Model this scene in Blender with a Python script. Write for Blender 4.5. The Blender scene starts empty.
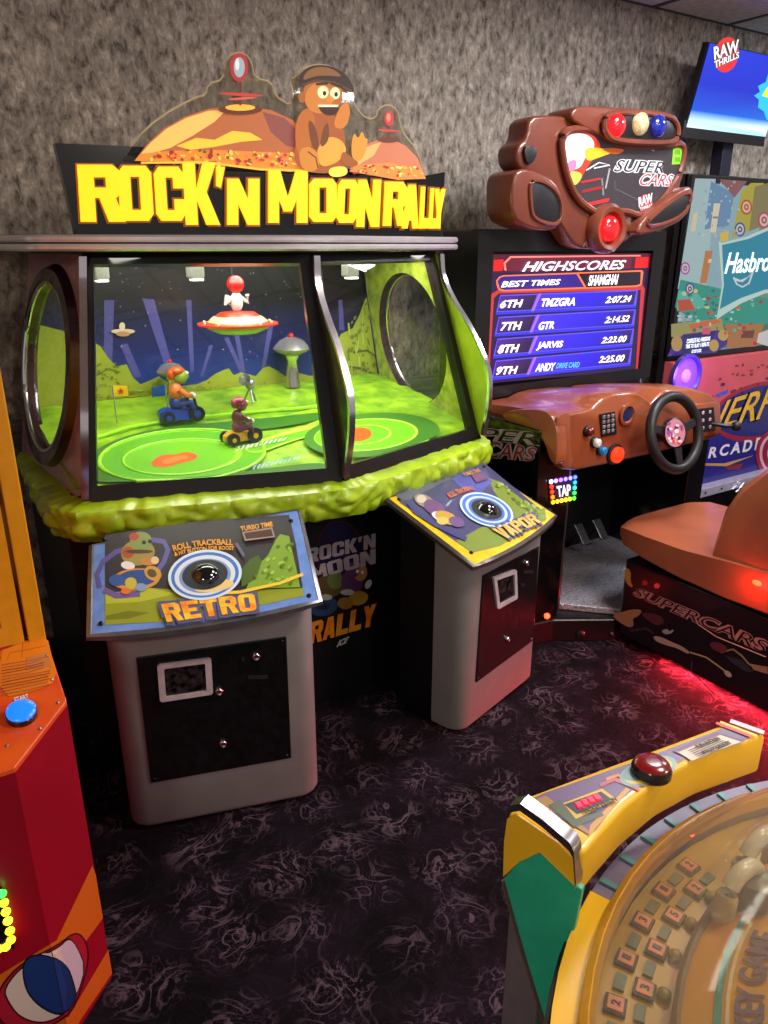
import bpy, bmesh, math, random
from mathutils import Vector, Matrix, noise
random.seed(7)
SC = bpy.context.scene
COL = SC.collection
# ---------------------------------------------------------------- camera
FPX, PITCH, YAW, EYE = 750.0, math.radians(19.6), math.radians(32.3), 1.6
CAM = Vector((0, 0, EYE))
FW = Vector((math.sin(YAW)*math.cos(PITCH), math.cos(YAW)*math.cos(PITCH), -math.sin(PITCH)))
RT = Vector((math.cos(YAW), -math.sin(YAW), 0))
UP = RT.cross(FW)
cd = bpy.data.cameras.new('camera'); cam = bpy.data.objects.new('camera', cd); COL.objects.link(cam)
cd.sensor_fit = 'VERTICAL'; cd.sensor_height = 32.0; cd.lens = 32.0*FPX/1024; cd.clip_start = 0.02
cam.matrix_world = Matrix(((RT.x, UP.x, -FW.x, 0), (RT.y, UP.y, -FW.y, 0), (RT.z, UP.z, -FW.z, EYE), (0, 0, 0, 1)))
SC.camera = cam
# ---------------------------------------------------------------- world and exposure
w = bpy.data.worlds.new('world'); SC.world = w; w.use_nodes = True
bg = w.node_tree.nodes['Background']; bg.inputs[0].default_value = (.66, .60, .60, 1); bg.inputs[1].default_value = .52
SC.view_settings.view_transform = 'Standard'; SC.view_settings.look = 'None'
SC.view_settings.exposure = 0.1; SC.view_settings.gamma = 1.0; SC.view_settings.use_curve_mapping = False
LIGHT_CEIL = 38.0      # watts of each added ceiling troffer

# ---------------------------------------------------------------- pixel helpers (photo pixel -> point on a real surface)
def ray(u, v): return FW*FPX + RT*(u-384) - UP*(v-512)
class Plane:
    def __init__(s, p, n): s.p = Vector(p); s.n = Vector(n).normalized()
    def at(s, u, v, lift=0.0):
        d = ray(u, v); return CAM + d*((s.p-CAM).dot(s.n)/d.dot(s.n)) + s.n*lift
def plane3(a, b, c):
    a, b, c = Vector(a), Vector(b), Vector(c); n = (b-a).cross(c-a).normalized()
    if n.dot(CAM-a) < 0: n = -n
    return Plane(a, n)
def py(y): return Plane((0, y, 0), (0, -1, 0))
def pz(z): return Plane((0, 0, z), (0, 0, 1))
def pxx(x): return Plane((x, 0, 0), (-1, 0, 0))

# ---------------------------------------------------------------- materials
def lin(c):
    f = lambda x: x/12.92 if x <= .04045 else ((x+.055)/1.055)**2.4
    return tuple(f(x/255.0) for x in c[:3]) + (1.0,)
MATS = {}
def mat(name, c=(128, 128, 128), rough=.5, metal=0.0, emis=None, es=0.0, var=.06, scale=30, bump=0.0, bscale=200, coat=0.0, c2=None, spec=.5):
    """procedural material: noise-varied base colour, optional fine relief and glow"""
    if name in MATS: return MATS[name]
    m = bpy.data.materials.new(name); m.use_nodes = True; nt = m.node_tree; b = nt.nodes['Principled BSDF']
    co = nt.nodes.new('ShaderNodeTexCoord'); nz = nt.nodes.new('ShaderNodeTexNoise'); nz.inputs['Scale'].default_value = scale; nz.inputs['Detail'].default_value = 4
    nt.links.new(co.outputs['Object'], nz.inputs['Vector'])
    rp = nt.nodes.new('ShaderNodeValToRGB'); a = lin(c)
    if c2: lo, hi = a, lin(c2)
    else: lo = tuple(x*(1-var*2) for x in a[:3])+(1,); hi = tuple(min(1, x*(1+var*2)) for x in a[:3])+(1,)
    rp.color_ramp.elements[0].position = .35; rp.color_ramp.elements[1].position = .65
    rp.color_ramp.elements[0].color = lo; rp.color_ramp.elements[1].color = hi
    nt.links.new(nz.outputs['Fac'], rp.inputs['Fac']); nt.links.new(rp.outputs['Color'], b.inputs['Base Color'])
    b.inputs['Roughness'].default_value = rough; b.inputs['Metallic'].default_value = metal
    b.inputs['Coat Weight'].default_value = coat; b.inputs['Specular IOR Level'].default_value = spec
    if emis: b.inputs['Emission Color'].default_value = lin(emis); b.inputs['Emission Strength'].default_value = es
    if bump:
        n2 = nt.nodes.new('ShaderNodeTexNoise'); n2.inputs['Scale'].default_value = bscale; nt.links.new(co.outputs['Object'], n2.inputs['Vector'])
        bp = nt.nodes.new('ShaderNodeBump'); bp.inputs['Strength'].default_value = bump; bp.inputs['Distance'].default_value = .01
        nt.links.new(n2.outputs['Fac'], bp.inputs['Height']); nt.links.new(bp.outputs['Normal'], b.inputs['Normal'])
    MATS[name] = m; return m
def print_mat(name, rough=.35, es=0.0, coat=0.0, base=1.0):
    """flat print: the ink colours are stored per face corner; es > 0 for screens and backlit signs"""
    if name in MATS: return MATS[name]
    m = bpy.data.materials.new(name); m.use_nodes = True; nt = m.node_tree; b = nt.nodes['Principled BSDF']
    vc = nt.nodes.new('ShaderNodeVertexColor'); vc.layer_name = 'ink'
    if base == 1.0: nt.links.new(vc.outputs['Color'], b.inputs['Base Color'])
    else: b.inputs['Base Color'].default_value = (base*.05, base*.05, base*.05, 1)
    b.inputs['Roughness'].default_value = rough; b.inputs['Coat Weight'].default_value = coat
    if es: nt.links.new(vc.outputs['Color'], b.inputs['Emission Color']); b.inputs['Emission Strength'].default_value = es
    MATS[name] = m; return m
def clear_mat(name, tint=(255, 255, 255), refl=.09, rough=.02, haze=0.0, hazec=(220, 220, 210)):
    """clear acrylic or window glass: lets light straight through, mirrors more at grazing angles"""
    if name in MATS: return MATS[name]
    m = bpy.data.materials.new(name); m.use_nodes = True; nt = m.node_tree
    for n in list(nt.nodes): nt.nodes.remove(n)
    o = nt.nodes.new('ShaderNodeOutputMaterial'); t = nt.nodes.new('ShaderNodeBsdfTransparent'); g = nt.nodes.new('ShaderNodeBsdfGlossy')
    t.inputs[0].default_value = lin(tint); g.inputs['Roughness'].default_value = rough
    f = nt.nodes.new('ShaderNodeLayerWeight'); f.inputs[0].default_value = .5
    pw = nt.nodes.new('ShaderNodeMath'); pw.operation = 'POWER'; pw.inputs[1].default_value = 4.0; nt.links.new(f.outputs['Facing'], pw.inputs[0])
    mm = nt.nodes.new('ShaderNodeMath'); mm.operation = 'MULTIPLY_ADD'; mm.inputs[1].default_value = .6; mm.inputs[2].default_value = refl*.6
    nt.links.new(pw.outputs[0], mm.inputs[0])
    x = nt.nodes.new('ShaderNodeMixShader'); nt.links.new(mm.outputs[0], x.inputs[0]); nt.links.new(t.outputs[0], x.inputs[1]); nt.links.new(g.outputs[0], x.inputs[2])
    last = x
    if haze:
        d = nt.nodes.new('ShaderNodeBsdfDiffuse'); d.inputs[0].default_value = lin(hazec)
        y = nt.nodes.new('ShaderNodeMixShader'); y.inputs[0].default_value = haze
        nt.links.new(x.outputs[0], y.inputs[1]); nt.links.new(d.outputs[0], y.inputs[2]); last = y
    nt.links.new(last.outputs[0], o.inputs[0]); MATS[name] = m; return m

# ---------------------------------------------------------------- objects
ORG = {}
def link(o, parent=None):
    COL.objects.link(o)
    if parent is not None: o.parent = parent; ORG[o.name] = ORG[parent.name]
    return o
def thing(name, label, cat, loc, group=None):
    o = bpy.data.objects.new(name, None); COL.objects.link(o); o.location = loc; ORG[o.name] = Vector(loc)
    o.empty_display_size = .1; o['label'] = label; o['category'] = cat
    if group: o['group'] = group
    return o
def circ(n, r, a0=0.0): return [(r*math.cos(a0+2*math.pi*i/n), r*math.sin(a0+2*math.pi*i/n)) for i in range(n)]
def basis(d):
    d = Vector(d).normalized(); a = Vector((0, 0, 1)) if abs(d.z) < .9 else Vector((1, 0, 0))
    x = a.cross(d).normalized(); return x, d.cross(x), d
class MB:
    """collects shapes in world coordinates and links them as one mesh object"""
    def __init__(s): s.bm = bmesh.new()
    def face(s, pts): return s.bm.faces.new([s.bm.verts.new(p) for p in pts])
    def prism(s, pts, vec, bev=0, seg=2):
        vec = Vector(vec); n = len(pts); a = [s.bm.verts.new(p) for p in pts]; b = [s.bm.verts.new(Vector(p)+vec) for p in pts]
        fs = [s.bm.faces.new(a[::-1]), s.bm.faces.new(b)] + [s.bm.faces.new((a[i], a[(i+1) % n], b[(i+1) % n], b[i])) for i in range(n)]
        s._bev(a+b, bev, seg); return s
    def _bev(s, vs, w, seg):
        if w:
            es = set(e for v in vs for e in v.link_edges)
            bmesh.ops.recalc_face_normals(s.bm, faces=list(set(f for v in vs for f in v.link_faces)))
            bmesh.ops.bevel(s.bm, geom=list(es), offset=w, segments=seg, profile=.5, affect='EDGES', clamp_overlap=True)
    def box(s, c, d, bev=0, seg=2, rz=0, rot=None):
        R = rot if rot is not None else Matrix.Rotation(rz, 3, 'Z'); c = Vector(c); x, y, z = d[0]/2, d[1]/2, d[2]/2
        q = [c+R@Vector(p) for p in ((-x, -y, -z), (x, -y, -z), (x, y, -z), (-x, y, -z))]
        return s.prism(q, R@Vector((0, 0, 2*z)), bev, seg)
    def bb(s, x0, x1, y0, y1, z0, z1, bev=0, seg=2): return s.box(((x0+x1)/2, (y0+y1)/2, (z0+z1)/2), (x1-x0, y1-y0, z1-z0), bev, seg)
    def loft(s, rings, closed=True, cap0=True, cap1=True, loop=False):
        R = [[s.bm.verts.new(p) for p in r] for r in rings]; n = len(rings[0]); m = len(R)
        for i in range(m if loop else m-1):
            A, B = R[i], R[(i+1) % m]
            for j in range(n if closed else n-1): s.bm.faces.new((A[j], A[(j+1) % n], B[(j+1) % n], B[j]))
        if closed and not loop:
            if cap0: s.bm.faces.new(R[0][::-1])
            if cap1: s.bm.faces.new(R[-1])
        return s
    def lathe(s, prof, c, axis=(0, 0, 1), n=24, sx=1.0, sy=1.0, caps=True):
        x, y, d = basis(axis); c = Vector(c)
        return s.loft([[c+x*(r*a*sx)+y*(r*b*sy)+d*h for a, b in circ(n, 1)] for r, h in prof], cap0=caps, cap1=caps)
    def tube(s, path, r, n=8, closed=False, flat=None):
        P = [Vector(p) for p in path]; rings = []; m = len(P)
        for i, p in enumerate(P):
            d = (P[(i+1) % m]-P[i-1]) if closed or 0 < i < m-1 else (P[1]-P[0] if i == 0 else P[-1]-P[-2])
            x, y, _ = basis(d if d.length else Vector((0, 0, 1)))
            rr = r[i] if isinstance(r, (list, tuple)) else r
            rings.append([p+x*a*rr+y*b*rr for a, b in circ(n, 1, math.pi/n)])
        return s.loft(rings, loop=closed)
    def torus(s, c, axis, R, r, n=48, m=10):
        x, y, d = basis(axis); c = Vector(c)
        return s.loft([[c+(x*math.cos(t)+y*math.sin(t))*(R+r*math.cos(q))+d*r*math.sin(q) for q in (2*math.pi*j/m for j in range(m))] for t in (2*math.pi*i/n for i in range(n))], loop=True)
    def ell(s, c, r, nu=16, nv=10, rot=None):
        c = Vector(c); R = rot or Matrix.Identity(3); rings = []
        for i in range(1, nv):
            t = math.pi*i/nv; rings.append([c+R@Vector((r[0]*math.sin(t)*a, r[1]*math.sin(t)*b, -r[2]*math.cos(t))) for a, b in circ(nu, 1)])
        return s.loft(rings)
    def grid(s, fn, nu, nv):
        V = [[s.bm.verts.new(fn(i/nu, j/nv)) for i in range(nu+1)] for j in range(nv+1)]
        for j in range(nv):
            for i in range(nu): s.bm.faces.new((V[j][i], V[j][i+1], V[j+1][i+1], V[j+1][i]))
        return s
    def ring(s, outer, inner, vec):
        """flat plate with a hole, thickness vec"""
        vec = Vector(vec); return s.loft([outer, inner, [Vector(p)+vec for p in inner], [Vector(p)+vec for p in outer]], loop=True)
    def obj(s, name, m, parent=None, smooth=False, label=None, struct=False, recalc=True):
        bm = s.bm
        if recalc: bmesh.ops.recalc_face_normals(bm, faces=bm.faces[:])
        me = bpy.data.meshes.new(name)
        off = ORG[parent.name] if parent is not None else Vector((0, 0, 0))
        bmesh.ops.translate(bm, verts=bm.verts[:], vec=-off); bm.to_mesh(me); bm.free()
        o = bpy.data.objects.new(name, me); me.materials.append(m)
        if smooth:
            for p in me.polygons: p.use_smooth = True
            try: me.set_sharp_from_angle(angle=math.radians(40))
            except Exception: pass
        link(o, parent)
        if parent is None: ORG[o.name] = Vector((0, 0, 0))
        if label: o['label'] = label
        if struct: o['kind'] = 'structure'
        return o
def tag(o, label, cat, group=None):
    o['label'] = label; o['category'] = cat
    if group: o['group'] = group
    return o
def inst(name, me, parent, loc, rot=None):
    """another object that shares the mesh (mesh built around 0,0,0)"""
    o = bpy.data.objects.new(name, me); link(o, parent); o.location = Vector(loc)-(ORG[parent.name] if parent is not None else Vector((0, 0, 0)))
    if rot is not None: o.rotation_euler = rot.to_euler() if isinstance(rot, Matrix) else rot
    return o
def mesh_only(mb, name, m, smooth=True):
    bmesh.ops.recalc_face_normals(mb.bm, faces=mb.bm.faces[:]); me = bpy.data.meshes.new(name); mb.bm.to_mesh(me); mb.bm.free(); me.materials.append(m)
    if smooth:
        for p in me.polygons: p.use_smooth = True
        try: me.set_sharp_from_angle(angle=math.radians(40))
        except Exception: pass
    return me
# ---------------------------------------------------------------- flat print and lettering
def E(cx, cy, rx, ry, a=0, n=20):
    a = math.radians(a); return [(cx+rx*math.cos(t)*math.cos(a)-ry*math.sin(t)*math.sin(a), cy+rx*math.cos(t)*math.sin(a)+ry*math.sin(t)*math.cos(a)) for t in (2*math.pi*i/n for i in range(n))]
def L(pts, w):
    """thick polyline as a polygon"""
    P = [Vector(p) for p in pts]; l, r = [], []
    for i, p in enumerate(P):
        d = (P[min(i+1, len(P)-1)]-P[max(i-1, 0)]); d = d.normalized() if d.length else Vector((1, 0)); n = Vector((-d.y, d.x))*(w/2)
        l.append(tuple(p+n)); r.append(tuple(p-n))
    return l+r[::-1]
def smooth_px(pts, k=2):
    for _ in range(k):
        q = []
        for i in range(len(pts)):
            a, b = pts[i], pts[(i+1) % len(pts)]
            q += [(a[0]*.75+b[0]*.25, a[1]*.75+b[1]*.25), (a[0]*.25+b[0]*.75, a[1]*.25+b[1]*.75)]
        pts = q
    return pts
def art(name, parent, plane, shapes, m, lift=.0012, step=.00012, label=None, clip=None):
    """shapes: [(pixel polygon, colour or list of colours per corner)] printed on a surface, later ones on top"""
    bm = bmesh.new(); lay = bm.loops.layers.float_color.new('ink'); k = 0
    for pts, c in shapes:
        P = pts
        if clip: P = clip(pts)
        if len(P) < 3: continue
        try: f = bm.faces.new([bm.verts.new(plane.at(u, v, lift+k*step)-ORG[parent.name]) for u, v in P])
        except ValueError: continue
        f.normal_update()
        if f.normal.dot(plane.n) < 0: f.normal_flip()
        grad = isinstance(c[0], (tuple, list))
        order = {}
        for i, lp in enumerate(f.loops): lp[lay] = lin(c[0]) if grad else lin(c)
        if grad:
            for lp in f.loops:
                d = [(lp.vert.co-(plane.at(u, v, lift+k*step)-ORG[parent.name])).length for u, v in P]; lp[lay] = lin(c[d.index(min(d)) % len(c)])
        k += 1
    bmesh.ops.triangulate(bm, faces=bm.faces[:])
    me = bpy.data.meshes.new(name); bm.to_mesh(me); bm.free(); me.materials.append(m)
    o = bpy.data.objects.new(name, me); link(o, parent)
    if label: o['label'] = label
    return o
GLY = {}
def glyphs(body, bold=0.0, shear=0.0, space=1.0):
    key = (body, bold, shear, space)
    if key in GLY: return GLY[key]
    cu = bpy.data.curves.new('glyph', 'FONT'); cu.body = body; cu.offset = bold; cu.shear = shear; cu.space_character = space; cu.resolution_u = 3; cu.extrude = .05
    ob = bpy.data.objects.new('glyph', cu); COL.objects.link(ob)
    dg = bpy.context.evaluated_depsgraph_get(); me = bpy.data.meshes.new_from_object(ob.evaluated_get(dg))
    vs = [tuple(v.co) for v in me.vertices]; fs = [tuple(p.vertices) for p in me.polygons]
    bpy.data.objects.remove(ob); bpy.data.curves.remove(cu); bpy.data.meshes.remove(me)
    xs = [v[0] for v in vs]; ys = [v[1] for v in vs]; x0, x1, y0, y1 = min(xs), max(xs), min(ys), max(ys)
    GLY[key] = ([((v[0]-x0)/(x1-x0), (v[1]-y0)/(y1-y0), v[2]/.1+.5) for v in vs], fs); return GLY[key]
def text(name, parent, plane, body, quad, m, bold=.0, shear=0.0, depth=.0008, lift=.001, space=1.0, label=None, arc=0.0):
    """lettering raised by depth on a plane; quad = pixel corners TL, TR, BR, BL of the word"""
    vs, fs = glyphs(body, bold, shear, space)
    tl, tr, br, bl = [plane.at(*q) for q in quad]; off = ORG[parent.name]; P = []
    for x, y, z in vs:
        lo = bl.lerp(br, x); hi = tl.lerp(tr, x); p = lo.lerp(hi, y)
        if arc: p = p + (hi-lo).normalized()*((1-(2*x-1)**2)*arc)
        P.append(p+plane.n*(lift+z*depth)-off)
    me = bpy.data.meshes.new(name); me.from_pydata(P, [], fs); me.materials.append(m); me.validate()
    o = bpy.data.objects.new(name, me); link(o, parent)
    if label: o['label'] = label
    return o
def half(a, b, keep_right):
    def f(pts):
        s = lambda p: ((b[0]-a[0])*(p[1]-a[1])-(b[1]-a[1])*(p[0]-a[0]))*(-1 if keep_right else 1); o = []
        for i in range(len(pts)):
            p, q = pts[i], pts[(i+1) % len(pts)]; sp_, sq = s(p), s(q)
            if sp_ >= 0: o.append(p)
            if sp_*sq < 0: t = sp_/(sp_-sq); o.append((p[0]+(q[0]-p[0])*t, p[1]+(q[1]-p[1])*t))
        return o
    return f
def pix(p):
    d = Vector(p)-CAM; return (384+FPX*d.dot(RT)/d.dot(FW), 512-FPX*d.dot(UP)/d.dot(FW))
# heavy block capitals for signs: convex pieces on a unit box
BLK = {'R': [[(0, 0), (.36, 0), (.36, 1), (0, 1)], [(0, 1), (.8, 1), (1, .87), (1, .78), (0, .78)], [(.64, .87), (1, .87), (1, .52), (.64, .52)], [(0, .6), (1, .6), (1, .52), (.86, .42), (0, .42)], [(.45, .46), (.82, .46), (1.04, 0), (.66, 0)]],
 'O': [[(0, .12), (.36, .12), (.36, .88), (0, .88)], [(.64, .12), (1, .12), (1, .88), (.64, .88)], [(0, .80), (0, .87), (.16, 1), (.84, 1), (1, .87), (1, .80)], [(0, .20), (0, .13), (.16, 0), (.84, 0), (1, .13), (1, .20)]],
 'C': [[(0, .12), (.38, .12), (.38, .88), (0, .88)], [(.64, .12), (1, .12), (1, .40), (.64, .40)], [(.64, .60), (1, .60), (1, .88), (.64, .88)], [(0, .80), (0, .87), (.16, 1), (.84, 1), (1, .87), (1, .80)], [(0, .20), (0, .13), (.16, 0), (.84, 0), (1, .13), (1, .20)]],
 'K': [[(0, 0), (.36, 0), (.36, 1), (0, 1)], [(.28, .40), (.60, 1), (1, 1), (.62, .46)], [(.30, .52), (.62, .60), (1.03, 0), (.62, 0)]], "'": [[(.1, 1), (.95, 1), (.55, 0), (.1, .1)]],
 'N': [[(0, 0), (.34, 0), (.34, 1), (0, 1)], [(.66, 0), (1, 0), (1, 1), (.66, 1)], [(0, 1), (.36, 1), (1, 0), (.64, 0)]],
 'M': [[(0, 0), (.27, 0), (.27, 1), (0, 1)], [(.73, 0), (1, 0), (1, 1), (.73, 1)], [(0, 1), (.3, 1), (.6, .22), (.4, .22)], [(1, 1), (.7, 1), (.4, .22), (.6, .22)]],
 'A': [[(0, 0), (.34, 0), (.64, 1), (.28, 1)], [(1, 0), (.66, 0), (.36, 1), (.72, 1)], [(.2, .18), (.8, .18), (.74, .38), (.26, .38)]], 'L': [[(0, 0), (.44, 0), (.44, 1), (0, 1)], [(0, 0), (1, 0), (1, .25), (0, .25)]],
 'Y': [[(.31, 0), (.69, 0), (.69, .46), (.31, .46)], [(0, 1), (.37, 1), (.69, .42), (.33, .36)], [(1, 1), (.63, 1), (.31, .42), (.67, .36)]], 'E': [[(0, 0), (.4, 0), (.4, 1), (0, 1)], [(0, .78), (1, .78), (1, 1), (0, 1)], [(0, .4), (.85, .4), (.85, .6), (0, .6)], [(0, 0), (1, 0), (1, .22), (0, .22)]],
 'T': [[(0, .77), (1, .77), (1, 1), (0, 1)], [(.31, 0), (.69, 0), (.69, .8), (.31, .8)]], 'V': [[(0, 1), (.37, 1), (.64, 0), (.34, 0)], [(1, 1), (.63, 1), (.36, 0), (.66, 0)]]}
BLK['P'] = BLK['R'][:4]
def block_letter(name, parent, pl, ch, quad, m, depth=.004, lift=.001, grow=0.0):
    tl, tr, br, bl = quad; mb = MB()
    for k_, poly in enumerate(BLK[ch]):
        P = []
        for x, y in poly:
            lo = (bl[0]+(br[0]-bl[0])*x, bl[1]+(br[1]-bl[1])*x); hi = (tl[0]+(tr[0]-tl[0])*x, tl[1]+(tr[1]-tl[1])*x); P.append((lo[0]+(hi[0]-lo[0])*y, lo[1]+(hi[1]-lo[1])*y))
        if grow:
            c = (sum(p[0] for p in P)/len(P), sum(p[1] for p in P)/len(P)); sg = lambda v: grow if v > .2 else (-grow if v < -.2 else 0); P = [(p[0]+sg(p[0]-c[0]), p[1]+sg(p[1]-c[1])) for p in P]
        mb.prism([pl.at(u, v, lift) for u, v in P], pl.n*(depth+k_*.00025))
    return mb.obj(name, m, parent)
def block_word(name, parent, pl, s_, quad, m, gap=.08, widths=None, outline=None, grow=0.0, depth=.0008, lift=.003, olift=None):
    n = len(s_); wd = [(widths or {}).get(c, 1.0) for c in s_]; tot = sum(wd)+gap*(n-1); x = 0; tl, tr, br, bl = quad
    f = lambda a, b, t: (a[0]+(b[0]-a[0])*t, a[1]+(b[1]-a[1])*t)
    for c, w_ in zip(s_, wd):
        a, b = x/tot, (x+w_)/tot; x += w_+gap; q = [f(tl, tr, a), f(tl, tr, b), f(bl, br, b), f(bl, br, a)]
        if c == "'": q = [q[0], q[1], f(q[1], q[2], .38), f(q[0], q[3], .38)]
        o = block_letter(name, parent, pl, c, q, m, depth, lift)
        if outline: block_letter('letter_outline', o, pl, c, q, outline, depth*.5, olift if olift is not None else lift-.0012, grow)
def rect(x0, y0, x1, y1): return [(x0, y0), (x1, y0), (x1, y1), (x0, y1)]
def lamp(name, kind, loc, energy, color, size=.1, size_y=None, rot=None, parent=None, spread=None):
    l = bpy.data.lights.new(name, kind); l.energy = energy; l.color = color
    if kind == 'AREA':
        l.size = size
        if size_y: l.shape = 'RECTANGLE'; l.size_y = size_y
        if spread: l.spread = spread
    elif kind in ('POINT', 'SPOT'): l.shadow_soft_size = size
    o = bpy.data.objects.new(name, l); COL.objects.link(o); o.location = loc
    if rot is not None: o.rotation_euler = rot
    if parent is not None: o.parent = parent; o.location = Vector(loc)-ORG[parent.name]; ORG[o.name] = ORG[parent.name]
    return o
# common materials
CHROME = mat('chrome', (226, 222, 226), .2, 1.0, var=.02)
BLACKP = mat('black_plastic', (14, 13, 15), .42, var=.15, scale=60)
BLACKG = mat('black_gloss', (10, 9, 11), .18, var=.1, coat=.3)
STEEL = mat('brushed_steel', (150, 150, 155), .35, 1.0, var=.08, scale=80)
SCREW = mat('screw_metal', (70, 70, 74), .3, .9)
PRINT = print_mat('printed_vinyl', .35, coat=.2)
SCREEN = print_mat('lit_screen', .25, es=1.6, base=.3)
WHITEINK = mat('white_ink', (225, 220, 225), .45, var=.02)
# ================================================================ the room
WY, CEILZ = 3.0, 2.725
def wallpaper():
    m = mat('mottled_wallpaper', (104, 99, 95), .8, bump=.25, bscale=60); nt = m.node_tree; b = nt.nodes['Principled BSDF']
    co = nt.nodes.new('ShaderNodeTexCoord'); mp = nt.nodes.new('ShaderNodeMapping'); mp.inputs['Scale'].default_value = (1, 1, .55)
    nt.links.new(co.outputs['Object'], mp.inputs[0])
    n1 = nt.nodes.new('ShaderNodeTexNoise'); n1.inputs['Scale'].default_value = 32; n1.inputs['Detail'].default_value = 8; n1.inputs['Roughness'].default_value = .72; n1.inputs['Distortion'].default_value = .35
    n2 = nt.nodes.new('ShaderNodeTexNoise'); n2.inputs['Scale'].default_value = 7; n2.inputs['Detail'].default_value = 5
    nt.links.new(mp.outputs[0], n1.inputs[0]); nt.links.new(mp.outputs[0], n2.inputs[0])
    r1 = nt.nodes.new('ShaderNodeValToRGB'); e = r1.color_ramp.elements
    e[0].position = .36; e[0].color = lin((88, 78, 69)); e[1].position = .66; e[1].color = lin((224, 212, 196))
    k = e.new(.47); k.color = lin((157, 146, 133)); k = e.new(.55); k.color = lin((181, 169, 155))
    r2 = nt.nodes.new('ShaderNodeValToRGB'); r2.color_ramp.elements[0].position = .3; r2.color_ramp.elements[0].color = (.72, .72, .72, 1); r2.color_ramp.elements[1].position = .7; r2.color_ramp.elements[1].color = (1.15, 1.15, 1.15, 1)
    nt.links.new(n1.outputs['Fac'], r1.inputs[0]); nt.links.new(n2.outputs['Fac'], r2.inputs[0])
    mx = nt.nodes.new('ShaderNodeMix'); mx.data_type = 'RGBA'; mx.blend_type = 'MULTIPLY'; mx.inputs[0].default_value = 1
    nt.links.new(r1.outputs[0], mx.inputs[6]); nt.links.new(r2.outputs[0], mx.inputs[7]); nt.links.new(mx.outputs[2], b.inputs['Base Color'])
    return m
def carpet():
    m = mat('patterned_carpet', (22, 20, 26), .95, bump=.5, bscale=350, spec=.1); nt = m.node_tree; b = nt.nodes['Principled BSDF']
    N = nt.nodes.new; LK = nt.links.new
    co = N('ShaderNodeTexCoord')
    # thin curling veins = contours of a distorted noise
    n1 = N('ShaderNodeTexNoise'); n1.inputs['Scale'].default_value = 9; n1.inputs['Detail'].default_value = 3; n1.inputs['Distortion'].default_value = 2.2
    LK(co.outputs['Object'], n1.inputs[0])
    def contour(src, lo, mid, hi, col):
        r = N('ShaderNodeValToRGB'); e = r.color_ramp.elements; e[0].position = lo; e[0].color = (0, 0, 0, 1); e[1].position = hi; e[1].color = (0, 0, 0, 1)
        k = e.new(mid); k.color = col; LK(src, r.inputs[0]); return r.outputs[0]
    v1 = contour(n1.outputs['Fac'], .485, .53, .575, lin((92, 74, 83)))
    n3 = N('ShaderNodeTexNoise'); n3.inputs['Scale'].default_value = 13; n3.inputs['Detail'].default_value = 2; n3.inputs['Distortion'].default_value = 2.8
    mp = N('ShaderNodeMapping'); mp.inputs['Location'].default_value = (3, 5, 1); LK(co.outputs['Object'], mp.inputs[0]); LK(mp.outputs[0], n3.inputs[0])
    v2 = contour(n3.outputs['Fac'], .41, .46, .51, lin((54, 36, 50)))
    ad = N('ShaderNodeMix'); ad.data_type = 'RGBA'; ad.blend_type = 'LIGHTEN'; ad.inputs[0].default_value = 1; LK(v1, ad.inputs[6]); LK(v2, ad.inputs[7])
    # patches on a woven grid
    sp = N('ShaderNodeMapping'); sp.inputs['Scale'].default_value = (5.2, 5.2, 0); sp.inputs['Rotation'].default_value = (0, 0, .12); LK(co.outputs['Object'], sp.inputs[0])
    vo = N('ShaderNodeTexVoronoi'); vo.inputs['Scale'].default_value = 1.0; vo.inputs['Randomness'].default_value = .35; LK(sp.outputs[0], vo.inputs['Vector'])
    r3 = N('ShaderNodeValToRGB'); r3.color_ramp.elements[0].position = .22; r3.color_ramp.elements[0].color = (1, 1, 1, 1); r3.color_ramp.elements[1].position = .56; r3.color_ramp.elements[1].color = (.05, .05, .05, 1)
    LK(vo.outputs['Distance'], r3.inputs[0])
    mu = N('ShaderNodeMix'); mu.data_type = 'RGBA'; mu.blend_type = 'MULTIPLY'; mu.inputs[0].default_value = 1; LK(ad.outputs[2], mu.inputs[6]); LK(r3.outputs[0], mu.inputs[7])
    n4 = N('ShaderNodeTexNoise'); n4.inputs['Scale'].default_value = 6; n4.inputs['Detail'].default_value = 4; LK(co.outputs['Object'], n4.inputs[0])
    r4 = N('ShaderNodeValToRGB'); r4.color_ramp.elements[0].position = .4; r4.color_ramp.elements[0].color = lin((8, 7, 10)); r4.color_ramp.elements[1].position = .65; r4.color_ramp.elements[1].color = lin((24, 16, 26))
    LK(n4.outputs['Fac'], r4.inputs[0])
    fz = N('ShaderNodeMix'); fz.data_type = 'RGBA'; fz.blend_type = 'ADD'; fz.inputs[0].default_value = 1; LK(r4.outputs[0], fz.inputs[6]); LK(mu.outputs[2], fz.inputs[7])
    LK(fz.outputs[2], b.inputs['Base Color']); return m
X0, X1, Y0 = -2.6, 6.4, -2.6
MB().bb(X0, X1, Y0, WY+.1, -.05, 0).obj('floor', carpet(), struct=True)
wb = MB().bb(X0, X1, WY, WY+.1, 0, CEILZ+.1).obj('wall_back', wallpaper(), struct=True)
RAILM = mat('painted_rail', (118, 114, 116), .4)
MB().bb(X0, X1, WY-.028, WY, .955, .985, .006).bb(X0, X1, WY-.02, WY, .925, .95, .006).bb(X0, X1, WY-.012, WY, .90, 1.0, .004).obj('trim_1', RAILM, struct=True)
MB().bb(X0, X1, WY-.015, WY, 0, .1, .004).obj('baseboard_back', mat('dark_skirting', (38, 36, 40), .5), struct=True)
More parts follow.
